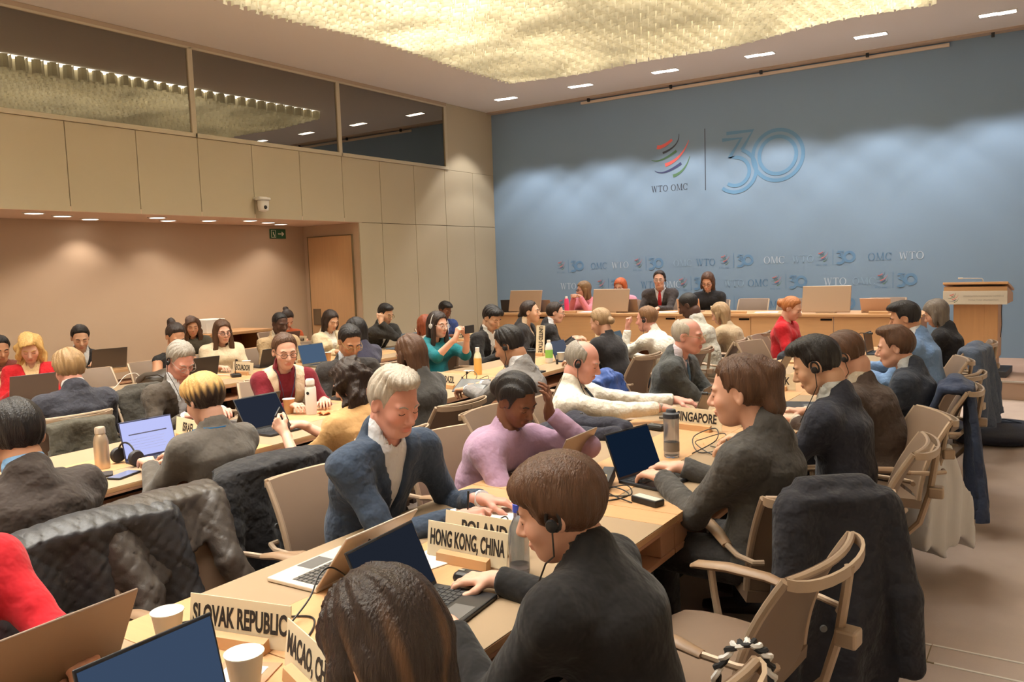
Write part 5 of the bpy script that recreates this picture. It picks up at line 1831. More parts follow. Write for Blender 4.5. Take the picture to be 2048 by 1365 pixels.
P('woman in black turtleneck', 'woman with long brown hair and glasses in black turtleneck at the desk', -4.38, 11.78, 1.522, -84, 'fair', 'brown', 'long', top='sweater', tc=(40, 40, 44), fem=True, base=PB, lean=.16, nod=26, collar2='turtle', glasses='dark', s=1.10, show_legs=False)

# --- interpreter behind the booth glass
person('person with reddish hair holding papers behind the dark booth glass', -9.92, 6.03, 4.10, -20, 'tan', 'red', 'bob', top='sweater', tc=(90, 70, 60), fem=True, base=3.02, lean=.10, nod=20, show_legs=False, seat=False, hands=((-9.70, 6.15, 3.80), (-9.70, 5.95, 3.80)), seatz=.46)
# ------------------------------------------------------------------ laptops and screens
M_kbd = mat('keyboard_black', (38, 38, 40), 0.5)
KEY = MB().bbox((-.0078, -.0078, 0), (.0078, .0078, .0022), .0012).mesh('key', mat('key_cap', (52, 52, 54), 0.55))
KEYL = MB().bbox((-.0078, -.0078, 0), (.0078, .0078, .0022), .0012).mesh('key', mat('key_cap_light', (92, 88, 84), 0.55))
def laptop(label, x, y, face, ang=112, lid=(60, 62, 68), body=None, screen=(30, 34, 42), emit=0.0, w=.31, keys=False, doc=False, z=None, glare=False, mark=None, depth=.215, h=.20):
    z = TAB_Z + .0005 if z is None else z
    body = body or lid
    t = thing('laptop', label, 'laptop', (x, y, z), math.radians(face) - PI / 2, 'laptops on the tables')
    mb_ = mat('laptop_%02x%02x%02x' % body, body, 0.4, metal=.25)
    ml_ = mat('laptop_%02x%02x%02x' % lid, lid, 0.38, metal=.25)
    hd = depth / 2
    base = MB().bbox((-w / 2, -hd, 0), (w / 2, hd, .014), .004).build('base', mb_, t)
    MB().bbox((-w * .43, -.018, .0135), (w * .43, hd - .022, .0148), .001).build('keyboard_deck', M_kbd, base)
    MB().bbox((-.05, -hd + .012, .0135), (.05, -.03, .0146), .001).build('touchpad', mat('touchpad_grey', (96, 94, 92), 0.5), base)
    if keys:
        for r in range(5):
            for c in range(13):
                link('key', KEYL if body[0] > 150 else KEY, base, (-w * .405 + c * (w * .81 / 12), -.008 + r * .0195, .0146))
    M = tr(0, hd - .004, .012) @ rx(math.radians(90 - ang))
    L = MB().bbox((-w / 2, -.003, 0), (w / 2, .004, h), .003, M=M).build('lid', ml_, t)
    ms = None
    if emit:
        ms = emat('screen_%02x%02x%02x_%d' % (*screen, int(emit * 100)), screen, emit)
    else:
        ms = mat('screen_%02x%02x%02x' % screen, screen, 0.16, spec=0.6)
    MB().box((-w / 2 + .006, -.0042, .012), (w / 2 - .006, -.0032, h - .008), M=M).build('screen', ms, L)
    MB().box((-.02, -.0046, h - .007), (.02, -.0036, h - .002), M=M).build('webcam_bar', M_black, L)
    if doc:
        md = mat('doc_line', (70, 72, 96), 0.6)
        MB().box((-w * .36, -.0050, h * .62), (w * .36, -.0043, h * .65), M=M).build('page_rule', md, L)
        for k in range(5):
            MB().box((-w * .36, -.0048, h * (.50 - .07 * k)), (w * (.30 - .02 * (k % 3)), -.0043, h * (.506 - .07 * k)), M=M).build('text_line', mat('doc_faint', (150, 152, 196), 0.6), L)
    if mark:
        for k in range(4):
            MB().box((-.012 + k * .008, .0042, h * .42), (-.009 + k * .008, .0048, h * (.60 if k in (0, 3) else .52)), M=M @ Matrix.Shear('XZ', 4, (.0, .0)) if False else M).build('lid_mark', mat('mark_dark', (60, 56, 54), 0.5), L)
    return t
GRYL, SILV, DARK, NVY = (120, 108, 96), (176, 160, 146), (44, 44, 48), (52, 66, 92)
laptop('brown-grey laptop lid turned away at the table edge beside the red knit top', -2.03, .885, 2, 118, (128, 108, 92), w=.35, h=.235)
laptop('laptop with plain deep blue screen below the SLOVAK REPUBLIC card', -1.41, .925, 180, 104, (40, 42, 48), screen=(74, 94, 124), emit=.6, w=.31, h=.205)
laptop('silver laptop with pale keyboard facing the empty draped chairs', -1.945, 1.79, 2, 128, (196, 182, 168), body=(224, 212, 194), keys=True, mark=True, w=.33, h=.225)
laptop('black laptop with dark screen used by the person in black sweater', -1.425, 1.70, 186, 114, (46, 46, 48), screen=(58, 66, 82), emit=.32, keys=True, w=.315, h=.205)
laptop('black laptop with reflective dark blue screen used by woman in grey blazer', -1.445, 3.28, 168, 112, (40, 42, 48), screen=(40, 62, 92), emit=.25, keys=True, w=.315, h=.21)
laptop('silver laptop lid turned away in front of the lilac sweater', -1.985, 3.21, 2, 116, (150, 132, 116), w=.31)
laptop('grey laptop lid in front of the balding man in white shirt', -1.93, 4.76, 4, 112, (110, 104, 98), w=.31)
laptop('laptop with pale keyboard between the earphone man and brown suit', -1.40, 4.72, 182, 112, (70, 72, 80), body=(170, 164, 158), screen=(120, 150, 200), emit=.5)
laptop('thin laptop with bright blue screen next to the DENMARK card', -1.37, 5.30, 196, 116, (40, 42, 48), screen=(130, 165, 215), emit=.7)
laptop('open laptop with pale blue screen before the man in slate suit', -1.42, 6.30, 184, 110, (60, 62, 68), screen=(130, 160, 205), emit=.55)
laptop('flat dark laptop under the hand of the man in light blue jacket', -1.42, 7.06, 184, 118, (54, 58, 66), screen=(70, 80, 96), emit=.2)
laptop('dark upright laptop lid near the woman with grey bob', -1.42, 8.52, 178, 98, (62, 70, 84))
laptop('dark laptop lid leaning back at the far corner before the red sweater', -1.98, 6.62, 0, 118, (58, 62, 68))
laptop('white laptop lid edge on the table before the woman in red sweater', -2.02, 8.70, 0, 112, (206, 196, 186))
laptop('laptop with bright white document on screen beside the steel bottle', -3.935, 2.50, 178, 104, (60, 64, 92), screen=(196, 202, 255), emit=.95, doc=True, keys=True, w=.30, h=.205)
laptop('open black laptop with slate screen facing the tan cardigan', -3.985, 3.33, 180, 122, (46, 46, 50), screen=(70, 78, 98), emit=.32, keys=True, w=.335, h=.225)
laptop('black laptop lid turned away beside the cream waistcoat', -4.43, 3.42, 0, 112, (48, 46, 46))
laptop('slim laptop with pale document facing the straight brown hair', -4.06, 4.30, 176, 108, (52, 54, 62), screen=(176, 186, 216), emit=.6, doc=True, w=.28, h=.195)
laptop('open black laptop with dark screen before the bowed man in grey suit', -3.96, 6.12, 182, 116, (46, 46, 50), screen=(52, 50, 52))
laptop('navy laptop with dark screen behind the milk bottle', -4.06, 7.12, 182, 112, (52, 62, 88), screen=(48, 54, 74))
laptop('black laptop in front of the bespectacled man in black suit', -4.36, 8.02, 30, 106, (40, 40, 44))
laptop('slate laptop in front of the pale grey suit', -3.98, 8.30, 186, 112, (70, 88, 104), screen=(60, 74, 88))
laptop('large dark laptop lid before the wavy blonde woman in red', -6.96, 3.28, -8, 108, (78, 74, 78), w=.36, h=.235)
laptop('small black laptop with white cables before the ponytail', -6.93, 4.82, -4, 108, (48, 46, 46))
laptop('black laptop lid between ECUADOR and PANAMA cards', -6.98, 5.72, -6, 112, (48, 46, 48), w=.34)
laptop('laptop with blue screen behind the bearded man with red tie', -6.42, 5.96, 178, 108, (120, 110, 92), screen=(110, 138, 172), emit=.45, w=.34, h=.22)
laptop('bluish laptop lid in front of the man resting his cheek', -6.78, 7.62, -4, 112, (96, 120, 148), w=.33)
laptop('grey laptop lid on the alcove counter before the woman in black', -8.78, 4.98, -16, 112, (92, 82, 74), w=.36, h=.23)
laptop('small brown laptop lid on the alcove counter beside VIET NAM card', -8.70, 7.42, -6, 108, (112, 84, 74))
DZ = PLAT_Z + TZ + .0005
laptop('brown-grey laptop lid on the presidium desk before the pink top', -6.86, 11.28, -92, 112, (150, 128, 116), z=DZ)
laptop('brown-grey laptop lid on the presidium desk before the chairman', -5.38, 11.26, -84, 110, (140, 116, 100), z=DZ)
laptop('pale laptop lid on the presidium desk before the black turtleneck', -4.42, 11.26, -86, 112, (196, 160, 136), z=DZ, w=.33)
laptop('pale tablet-like laptop lid at the lectern end of the presidium desk', -1.92, 11.26, -92, 118, (206, 176, 158), z=DZ, w=.36)
laptop('black laptop at the panelled-wall end of the presidium desk', -7.52, 11.22, -70, 106, (44, 42, 44), z=DZ, w=.30)

def desk_screen(label, x, y, lean=14):
    t = thing('desk_monitor', label, 'monitor', (x, y, DZ), 0, 'screens on the presidium desk')
    M = tr(0, 0, .015) @ rx(math.radians(-lean))
    MB().bbox((-.30, -.012, 0), (.30, .012, .345), .005, M=M).build('back_cover', mat('monitor_back', (168, 140, 116), 0.5), t)
    MB().bbox((-.30, -.0125, .337), (.30, .013, .347), .003, M=M).build('top_edge', mat('monitor_edge', (220, 208, 196), 0.4), t)
    MB().box((-.285, .0125, .02), (.285, .0135, .33), M=M).build('screen', emat('monitor_screen', (120, 150, 190), .5), t)
    MB().bbox((-.12, -.02, 0), (.12, .12, .015), .004).build('foot', mat('monitor_back', (168, 140, 116), 0.5), t)
desk_screen('large screen on the presidium desk next to the panelled wall', -7.15, 11.02)
desk_screen('large screen on the presidium desk hiding the red-haired woman', -5.62, 11.02)
desk_screen('large screen on the presidium desk near the lectern', -2.51, 11.02)

# ------------------------------------------------------------------ nameplates
M_card = mat('card_ivory', (222, 208, 178), 0.65)
M_ink = mat('ink_black', (34, 28, 25), 0.7)
def nameplate(txt, x, y, yaw, label=None, upright=False, z=None, size=.072, w=.32, h=.115):
    z = (TAB_Z if z is None else z) + .0006
    t = thing('nameplate', label or ('ivory nameplate reading %s in a wooden holder' % txt), 'nameplate', (x, y, z), math.radians(yaw), 'country nameplates')
    B = tr(0, 0, .006) @ rx(math.radians(-8))
    if upright:
        B = tr(0, 0, .006) @ rx(math.radians(-6)) @ tr(0, 0, w / 2) @ ry(PI / 2) @ tr(0, 0, -h / 2)
    c = MB().bbox((-w / 2, -.0015, 0), (w / 2, .0015, h), .0008, M=B).build('card', M_card, t)
    me = text_mesh(txt, size, 1.0, .0022)
    xx = [v.co.x for v in me.vertices]
    nat = max(xx) - min(xx)
    me.transform(Matrix.Diagonal((min(.66, w * .93 / nat), 1, 1, 1)))
    me.materials.append(M_ink)
    me.transform(B @ tr(0, -.0022, h * .5 - size * .36 + .008))
    link('lettering', me, c)
    mb = MB()
    L = .10 if not upright else .05
    pr = [(-.030, 0), (-.026, .030), (-.004, .036), (-.002, .004), (.004, .004), (.006, .030), (.018, .026), (.022, 0)]
    k = len(pr)
    mb.add([(-L, a, b) for a, b in pr] + [(L, a, b) for a, b in pr], [tuple(range(k))[::-1], tuple(range(k, 2 * k))] + [(i, (i + 1) % k, (i + 1) % k + k, i + k) for i in range(k)])
    mb.build('wooden_holder', M_woodx, t)
    return t
nameplate('SLOVAK REPUBLIC', -1.75, 1.285, 13)
nameplate('MACAO, CHINA', -1.405, 1.215, -20)
nameplate('HONG KONG, CHINA', -1.585, 2.045, 1)
nameplate('POLAND', -1.60, 2.165, 1, w=.33)
nameplate('FRANCE', -1.645, 2.86, -8)
nameplate('SINGAPORE', -1.70, 4.37, -8)
nameplate('DENMARK', -1.72, 5.95, 0)
nameplate('SWEDEN', -1.72, 8.75, -6)
nameplate('ISRAEL', -4.30, 2.90, -9)
nameplate('BRAZIL', -4.10, 5.15, -14)
nameplate('UNITED STATES', -4.62, 7.40, -6, upright=True)
nameplate('CHILE', -4.60, 8.72, -6, upright=True)
nameplate('ECUADOR', -6.63, 5.12, -2)
nameplate('PANAMA', -6.78, 6.06, -8)
nameplate('VIET NAM', -8.66, 7.66, -10)
nameplate('COMOROS', -6.52, 8.58, -4)
for k, x in enumerate((-6.25, -4.9, -3.62, -1.86)):
    t = MB()
    pr = [(-.030, 0), (-.026, .030), (-.004, .036), (-.002, .004), (.004, .004), (.006, .030), (.018, .026), (.022, 0)]
    n_ = len(pr)
    t.add([(-.11, a, b) for a, b in pr] + [(.11, a, b) for a, b in pr], [tuple(range(n_))[::-1], tuple(range(n_, 2 * n_))] + [(i, (i + 1) % n_, (i + 1) % n_ + n_, i + n_) for i in range(n_)])
    o = t.build('card_holder', M_woodx, None, loc=(x, 10.93, DZ))
    tag(o, ['wooden card holder on the presidium desk before the red hair', 'wooden card holder on the presidium desk before the chairman', 'wooden card holder on the presidium desk before an empty chair',
            'wooden card holder on the presidium desk at the lectern end'][k], 'card holder', 'card holders on the presidium desk')
# ------------------------------------------------------------------ small things on the tables
def lathe_thing(name, label, cat, x, y, parts, group=None, z=None, n=20):
    t = thing(name, label, cat, (x, y, (TAB_Z if z is None else z) + .0006), 0, group)
    for nm, prof, m in parts:
        MB().lathe(prof, n).build(nm, m, t, True)
    return t
M_paper = mat('paper_cup_white', (226, 218, 204), 0.7)
M_kraft = mat('paper_cup_kraft', (196, 150, 104), 0.7)
M_clear = mat('clear_plastic', (220, 224, 232), 0.08, trans=0.92, spec=0.5)
M_liq = mat('water_lilac', (206, 208, 236), 0.05, trans=0.9)
def cup(label, x, y, m=M_paper, h=.092, r=.040, z=None):
    return lathe_thing('paper_cup', label, 'cup', x, y, [('cup_wall', [(r * .70, 0), (r, h), (r + .002, h + .002), (r - .0015, h + .001), (r * .70 - .001, .006), (0, .005)], m),
                                                       ('rim', [(r - .001, h - .001), (r + .0025, h), (r + .0025, h + .003), (r - .001, h + .003)], M_paper)], 'paper cups', z)
cup('white paper cup beside the SLOVAK REPUBLIC card', -1.93, 1.205, h=.085)
cup('white paper cup with a coffee stain in front of the MACAO card', -1.535, 1.14, h=.095, r=.043)
cup('kraft paper cup next to the white flask by burgundy turtleneck', -4.42, 3.78, M_kraft, .10)
cup('white paper cup beside the kraft cup by burgundy turtleneck', -4.52, 3.72)
cup('white paper cup on the table before the wavy blonde', -7.02, 3.02)
cup('white paper cup behind the ECUADOR card', -6.92, 5.40)
cup('kraft coffee cup with white lid beside the PANAMA card', -6.62, 6.24, M_kraft, .10)
cup('white paper cup among laptops by the plaited hair', -4.12, 7.00)
cup('kraft paper cup behind the milk bottle', -4.28, 7.36, M_kraft)
cup('kraft coffee cup on the table before the light blue jacket', -1.62, 7.62, M_kraft)
cup('white paper cup on the presidium desk beside the black turtleneck', -4.02, 11.06, z=DZ - .0005)
# bottles
lathe_thing('water_bottle', 'clear water bottle with blue cap beside HONG KONG, CHINA card', 'bottle', -1.385, 2.06, [
    ('bottle_body', [(.0, 0), (.030, 0), (.033, .01), (.033, .12), (.028, .15), (.014, .18), (.0135, .20), (.011, .20), (.012, .18), (.026, .148), (.031, .12), (.031, .01), (0, .004)], M_clear),
    ('water', [(0, .005), (.030, .005), (.030, .035), (0, .035)], M_liq),
    ('cap', [(0, .198), (.016, .198), (.016, .222), (0, .222)], mat('cap_blue', (64, 84, 190), 0.4))], 'bottles')
lathe_thing('water_bottle', 'clear flip-top drinking bottle between FRANCE and SINGAPORE cards', 'bottle', -1.57, 3.71, [
    ('bottle_body', [(0, 0), (.036, 0), (.038, .01), (.038, .19), (.034, .20), (.032, .20), (.036, .188), (.036, .01), (0, .004)], M_clear),
    ('lid', [(0, .236), (.022, .236), (.026, .222), (.040, .216), (.040, .194), (0, .194)], mat('lid_dark', (56, 60, 68), 0.4)),
    ('label_band', [(.0385, .03), (.0388, .03), (.0388, .075), (.0385, .075)], mat('label_grey', (120, 112, 104), 0.6))], 'bottles')
lathe_thing('steel_flask', 'champagne steel flask beside the bright white laptop', 'bottle', -4.06, 2.24, [
    ('flask_body', [(0, 0), (.034, 0), (.036, .01), (.036, .14), (.030, .165), (.022, .18), (0, .18)], mat('flask_champagne', (196, 176, 152), 0.3, metal=.7)),
    ('lid', [(0, .215), (.022, .215), (.026, .208), (.026, .182), (0, .182)], mat('flask_lid', (206, 192, 176), 0.35, metal=.6))], 'bottles')
t = lathe_thing('thermos_flask', 'tall white flask with round cap by burgundy turtleneck', 'bottle', -4.24, 3.82, [
    ('flask_body', [(0, 0), (.036, 0), (.038, .008), (.038, .18), (.034, .19), (0, .19)], M_white),
    ('neck_ring', [(0, .19), (.030, .19), (.030, .205), (0, .205)], mat('flask_lid', (206, 192, 176), 0.35, metal=.6)),
    ('lid', [(0, .245), (.024, .245), (.031, .235), (.031, .206), (0, .206)], M_white)], 'bottles')
MB().lathe([(0, .0005), (.011, .0005), (.011, -.0005)], 14, M=tr(.012, -.0368, .15) @ rz(.3) @ rx(PI / 2)).build('round_mark', M_black, t)
lathe_thing('juice_bottle', 'bottle of yellow juice beside the grey suit and BRAZIL card', 'bottle', -4.36, 5.92, [
    ('bottle_body', [(0, 0), (.034, 0), (.036, .01), (.036, .15), (.028, .18), (.018, .20), (0, .20)], mat('juice_yellow', (216, 172, 96), 0.3)),
    ('glass_top', [(.034, .15), (.0365, .15), (.028, .185), (.019, .205), (.019, .21), (0, .21)], mat('glass_pale', (206, 206, 176), 0.2)),
    ('cap', [(0, .245), (.019, .245), (.019, .21), (0, .21)], M_white)], 'bottles')
lathe_thing('milk_bottle', 'white bottle with green label beside the UNITED card', 'bottle', -4.20, 6.90, [
    ('bottle_body', [(0, 0), (.036, 0), (.038, .01), (.038, .14), (.030, .18), (.017, .20), (0, .20)], M_white),
    ('label_band', [(.0385, .05), (.039, .05), (.039, .13), (.0385, .13)], mat('label_green', (140, 196, 90), 0.6)),
    ('cap', [(0, .225), (.018, .225), (.018, .20), (0, .20)], M_white)], 'bottles')
lathe_thing('travel_tumbler', 'tall black travel tumbler behind the man in grey suit', 'tumbler', -4.12, 6.45, [
    ('tumbler_body', [(0, 0), (.030, 0), (.038, .15), (0, .15)], mat('tumbler_black', (62, 56, 54), 0.4)),
    ('lid', [(0, .19), (.028, .19), (.032, .175), (.042, .17), (.042, .15), (0, .15)], M_black)], 'bottles')
lathe_thing('travel_tumbler', 'black lidded tumbler on the table before the slate suit', 'tumbler', -1.88, 7.30, [
    ('tumbler_body', [(0, 0), (.030, 0), (.038, .14), (0, .14)], mat('tumbler_black', (62, 56, 54), 0.4)),
    ('lid', [(0, .165), (.036, .165), (.042, .155), (.042, .14), (0, .14)], M_black)], 'bottles')
lathe_thing('pink_bottle', 'bright pink drinking bottle on the presidium desk', 'bottle', -6.42, 11.12, [
    ('bottle_body', [(0, 0), (.034, 0), (.036, .01), (.036, .19), (.026, .215), (0, .215)], mat('bottle_pink', (222, 60, 110), 0.4)),
    ('cap', [(0, .25), (.016, .25), (.020, .24), (.020, .215), (0, .215)], M_white)], 'bottles', DZ - .0005)
lathe_thing('lipstick_tube', 'small silver tube standing beside the milk bottle', 'tube', -4.05, 6.80, [('tube_body', [(0, 0), (.011, 0), (.011, .05), (0, .05)], M_black), ('tube_cap', [(0, .09), (.0105, .09), (.0105, .05), (0, .05)], M_steel)])

# phones, mouse, paper, chargers
def slab(name, label, cat, x, y, rot, size, m, parts=(), z=None, group=None, tiltx=0, r=.004):
    t = thing(name, label, cat, (x, y, (TAB_Z if z is None else z) + .0008), math.radians(rot), group)
    w, d, h = size
    M = rx(math.radians(tiltx))
    MB().bbox((-w / 2, -d / 2, 0), (w / 2, d / 2, h), r, M=M).build('body', m, t)
    for nm, lo, hi, mm in parts:
        MB().bbox(lo, hi, .0008, M=M).build(nm, mm, t)
    return t
M_scr = mat('phone_glass', (28, 30, 36), 0.1, spec=0.7)
slab('smartphone', 'dark smartphone lying by the bright white laptop', 'phone', -3.80, 2.20, 20, (.076, .155, .009), M_black, [('screen', (-.035, -.073, .0085), (.035, .073, .0095), mat('phone_lit', (110, 118, 150), 0.15))])
slab('phone_case', 'dark phone wallet lying open next to a smartphone', 'case', -3.92, 2.12, -30, (.09, .16, .012), mat('case_dark', (48, 42, 44), 0.6), [('clasp', (-.012, -.082, .004), (.012, -.078, .014), M_black)])
slab('power_adapter', 'black laptop power brick beside the grey blazer', 'adapter', -1.345, 2.93, 72, (.055, .13, .026), M_black, [('label_strip', (-.02, -.06, .0255), (.02, .06, .0265), mat('adapter_label', (190, 186, 176), 0.5))])
slab('tissue_pack', 'dark blue slim case leaning behind the FRANCE card', 'case', -1.60, 3.06, 14, (.05, .20, .05), mat('case_navy', (34, 38, 48), 0.5), [('flap', (-.026, -.04, .049), (.026, .06, .053), M_black)], tiltx=14)
slab('notepad', 'white notepad on the table in front of the navy jacket', 'notepad', -1.72, 2.62, 8, (.21, .30, .012), mat('paper_white', (232, 226, 216), 0.8), [('cover_sheet', (-.10, -.145, .0115), (.10, .145, .0128), mat('paper_top', (238, 232, 224), 0.8))])
slab('paper_pad', 'white paper pad on a wooden tray before the MACAO card', 'notepad', -1.60, 1.155, 24, (.105, .15, .006), mat('paper_white', (232, 226, 216), 0.8), [('tray', (-.075, -.10, -.0005), (.075, .10, .003), M_edge)], z=TAB_Z + .0004)
slab('paper_sheet', 'loose white sheets beside the HONG KONG, CHINA holder', 'paper', -1.72, 1.98, -12, (.15, .21, .003), mat('paper_white', (232, 226, 216), 0.8), [('top_sheet', (-.07, -.10, .0028), (.072, .10, .004), mat('paper_top', (238, 232, 224), 0.8))])
slab('charger_plug', 'white charger cube standing on the table by dark bag', 'charger', -6.98, 4.26, 0, (.05, .05, .07), M_white, [('socket', (-.012, -.02, .069), (.012, .02, .073), M_steel)])
slab('pillbox', 'small blue box beside the silver laptop', 'box', -1.74, 1.83, 30, (.06, .09, .02), mat('box_blue', (58, 140, 206), 0.5), [('flap', (-.028, -.043, .0195), (.028, .043, .0215), mat('box_blue2', (72, 156, 220), 0.5))])
slab('computer_mouse', 'black mouse beside the balding man in white shirt', 'mouse', -1.90, 4.28, 80, (.062, .105, .034), M_black, [('scroll_wheel', (-.004, .02, .0325), (.004, .042, .0365), M_steel)], r=.016)
slab('computer_mouse', 'black mouse under the hand of the person in black sweater', 'mouse', -1.475, 1.925, 96, (.062, .105, .034), M_black, [('scroll_wheel', (-.004, .02, .0325), (.004, .042, .0365), M_steel)], r=.016)
slab('tablet', 'dark tablet held by the man in mid-grey suit', 'tablet', -3.60, 4.80, 10, (.25, .18, .008), M_black, [('screen', (-.115, -.08, .0075), (.115, .08, .0085), M_scr)], z=.835, tiltx=24)
slab('badge_card', 'white conference badge lying before the teal sweater', 'badge', -4.60, 6.10, 12, (.10, .07, .003), M_white, [('clip', (-.012, .033, .002), (.012, .043, .007), M_steel)])
slab('red_folder', 'red folder under the hand of the light blue jacket', 'folder', -1.42, 7.48, 20, (.22, .30, .012), mat('folder_red', (196, 72, 70), 0.6), [('paper_stack', (-.10, -.14, .0115), (.10, .14, .014), mat('paper_white', (232, 226, 216), 0.8))])
for k, (x, w_) in enumerate(((-6.05, .22), (-4.75, .30), (-3.30, .30), (-2.95, .22))):
    slab('paper_sheet', ['white sheets on the presidium desk by the red hair', 'white sheets on the presidium desk by the chairman', 'white sheets on the presidium desk by the first empty chair', 'white sheets on the presidium desk by the lectern screen'][k], 'paper', x, 11.12, 6 * k, (w_, .21, .006), mat('paper_pink', (236, 214, 204), 0.8),
         [('top_sheet', (-w_ / 2 + .008, -.10, .0058), (w_ / 2, .10, .0075), mat('paper_top', (238, 232, 224), 0.8))], z=DZ - .0005)

# pen and held phones
o = MB().tube([(-1.770, 2.30, .765), (-1.762, 2.306, .90)], [.002, .0045], 8).build('pen', M_black, None, True)
tag(o, 'black pen held upright by the man in navy jacket', 'pen')
def held_phone(label, c, ax, up, size=(.074, .15, .009)):
    ax = Vector(ax).normalized(); up = Vector(up).normalized()
    nn = ax.cross(up).normalized(); up = nn.cross(ax).normalized()
    t = thing('smartphone', label, 'phone', c, 0)
    M = Matrix(((ax.x, up.x, nn.x, 0), (ax.y, up.y, nn.y, 0), (ax.z, up.z, nn.z, 0), (0, 0, 0, 1)))
    w, d, h = size
    MB().bbox((-w / 2, -d / 2, -h / 2), (w / 2, d / 2, h / 2), .003, M=M).build('body', M_black, t)
    MB().box((-w / 2 + .003, -d / 2 + .004, h / 2 - .0002), (w / 2 - .003, d / 2 - .004, h / 2 + .0004), M=M).build('screen', M_scr, t)
    return t
held_phone('smartphone held up in landscape by the woman in teal', (-4.60, 6.135, 1.135), (.05, -1, 0), (0, 0, 1), (.15, .075, .009))
held_phone('smartphone held by the woman in tan cardigan', (-3.545, 2.985, .90), (.3, -.7, -.5), (-.25, .45, .75))
held_phone('dark phone held by the person in red knit', (-1.93, 1.02, .86), (.2, -.9, .1), (.7, .1, .55), (.10, .17, .01))

# headsets, cables, microphones
def cable(label, pts, r=.0028, m=None, name='cable', cat='cable'):
    # smooth the polyline a little
    P_ = [Vector(p) for p in pts]
    Q = []
    for i in range(len(P_) - 1):
        p0, p1, p2, p3 = P_[max(i - 1, 0)], P_[i], P_[i + 1], P_[min(i + 2, len(P_) - 1)]
        for k in range(6):
            u = k / 6
            Q.append(.5 * ((2 * p1) + (p2 - p0) * u + (2 * p0 - 5 * p1 + 4 * p2 - p3) * u * u + (3 * p1 - p0 - 3 * p2 + p3) * u ** 3))
    Q.append(P_[-1])
    o = MB().tube([tuple(q) for q in Q], r, 6).build(name, m or M_black, None, True)
    return tag(o, label, cat)
zt_ = TAB_Z + .004
random.seed(5)
cable('tangled black cable beside the laptop power brick', [(-1.40, 2.90, zt_), (-1.50, 2.93, zt_ + .01), (-1.58, 3.02, zt_), (-1.50, 3.06, zt_ + .02), (-1.44, 2.97, zt_ + .008), (-1.53, 2.90, zt_ + .012), (-1.60, 2.92, zt_), (-1.55, 3.02, zt_ + .016), (-1.46, 3.00, zt_), (-1.50, 2.88, zt_), (-1.57, 2.87, zt_)])
cable('tangled black cable behind the flip-top drinking bottle', [(-1.50, 3.80, zt_), (-1.42, 3.92, zt_ + .05), (-1.46, 4.02, zt_ + .09), (-1.55, 3.95, zt_ + .05), (-1.48, 3.84, zt_), (-1.38, 3.90, zt_ + .02), (-1.42, 4.05, zt_ + .06), (-1.54, 4.06, zt_ + .02), (-1.52, 3.90, zt_ + .03), (-1.40, 3.82, zt_), (-1.36, 3.92, zt_), (-1.48, 4.00, zt_)])
cable('black cable arching over the silver laptop keyboard', [(-1.72, 1.42, zt_), (-1.74, 1.52, zt_ + .04), (-1.76, 1.58, zt_ + .085), (-1.76, 1.63, zt_ + .09), (-1.74, 1.68, zt_ + .04), (-1.72, 1.70, zt_)])
cable('thin black cable curling behind the SLOVAK REPUBLIC card', [(-1.60, 1.36, zt_), (-1.66, 1.46, zt_), (-1.72, 1.50, zt_), (-1.80, 1.45, zt_), (-1.95, 1.36, zt_), (-2.02, 1.27, zt_)])
cable('thin black cable from the POLAND card to the navy sleeve', [(-1.62, 2.16, zt_), (-1.70, 2.30, zt_), (-1.66, 2.38, zt_ + .05), (-1.62, 2.34, zt_ + .03), (-1.63, 2.26, zt_)])
cable('black coiled cable beside the BRAZIL card', [(-3.98, 5.30, zt_), (-4.02, 5.44, zt_ + .06), (-4.12, 5.50, zt_ + .09), (-4.16, 5.40, zt_ + .03), (-4.06, 5.34, zt_), (-3.95, 5.45, zt_), (-4.02, 5.60, zt_ + .04), (-4.14, 5.62, zt_)])
cable('white cables bunched on the ponytail laptop', [(-6.88, 4.62, zt_ + .06), (-6.84, 4.70, zt_ + .10), (-6.80, 4.78, zt_ + .05), (-6.74, 4.90, zt_ + .02), (-6.70, 5.02, zt_)], .004, M_white)
cable('white charger lead on the table by dark bag', [(-6.98, 4.26, zt_ + .075), (-6.98, 4.22, zt_ + .11), (-6.97, 4.12, zt_ + .10), (-6.96, 4.02, zt_ + .02), (-6.94, 3.95, zt_)], .003, M_white)
cable('black cables looping at the table end by SWEDEN card', [(-1.78, 8.30, zt_), (-1.80, 8.36, zt_ + .10), (-1.74, 8.46, zt_ + .14), (-1.66, 8.40, zt_ + .06), (-1.70, 8.30, zt_), (-1.60, 8.34, zt_ + .05), (-1.56, 8.46, zt_)])
cable('black cable snaking out beside the brown laptop lid', [(-1.80, 1.00, zt_), (-1.74, 1.06, zt_ + .03), (-1.70, 1.02, zt_ + .05), (-1.76, .98, zt_ + .02), (-1.68, 1.04, zt_)])
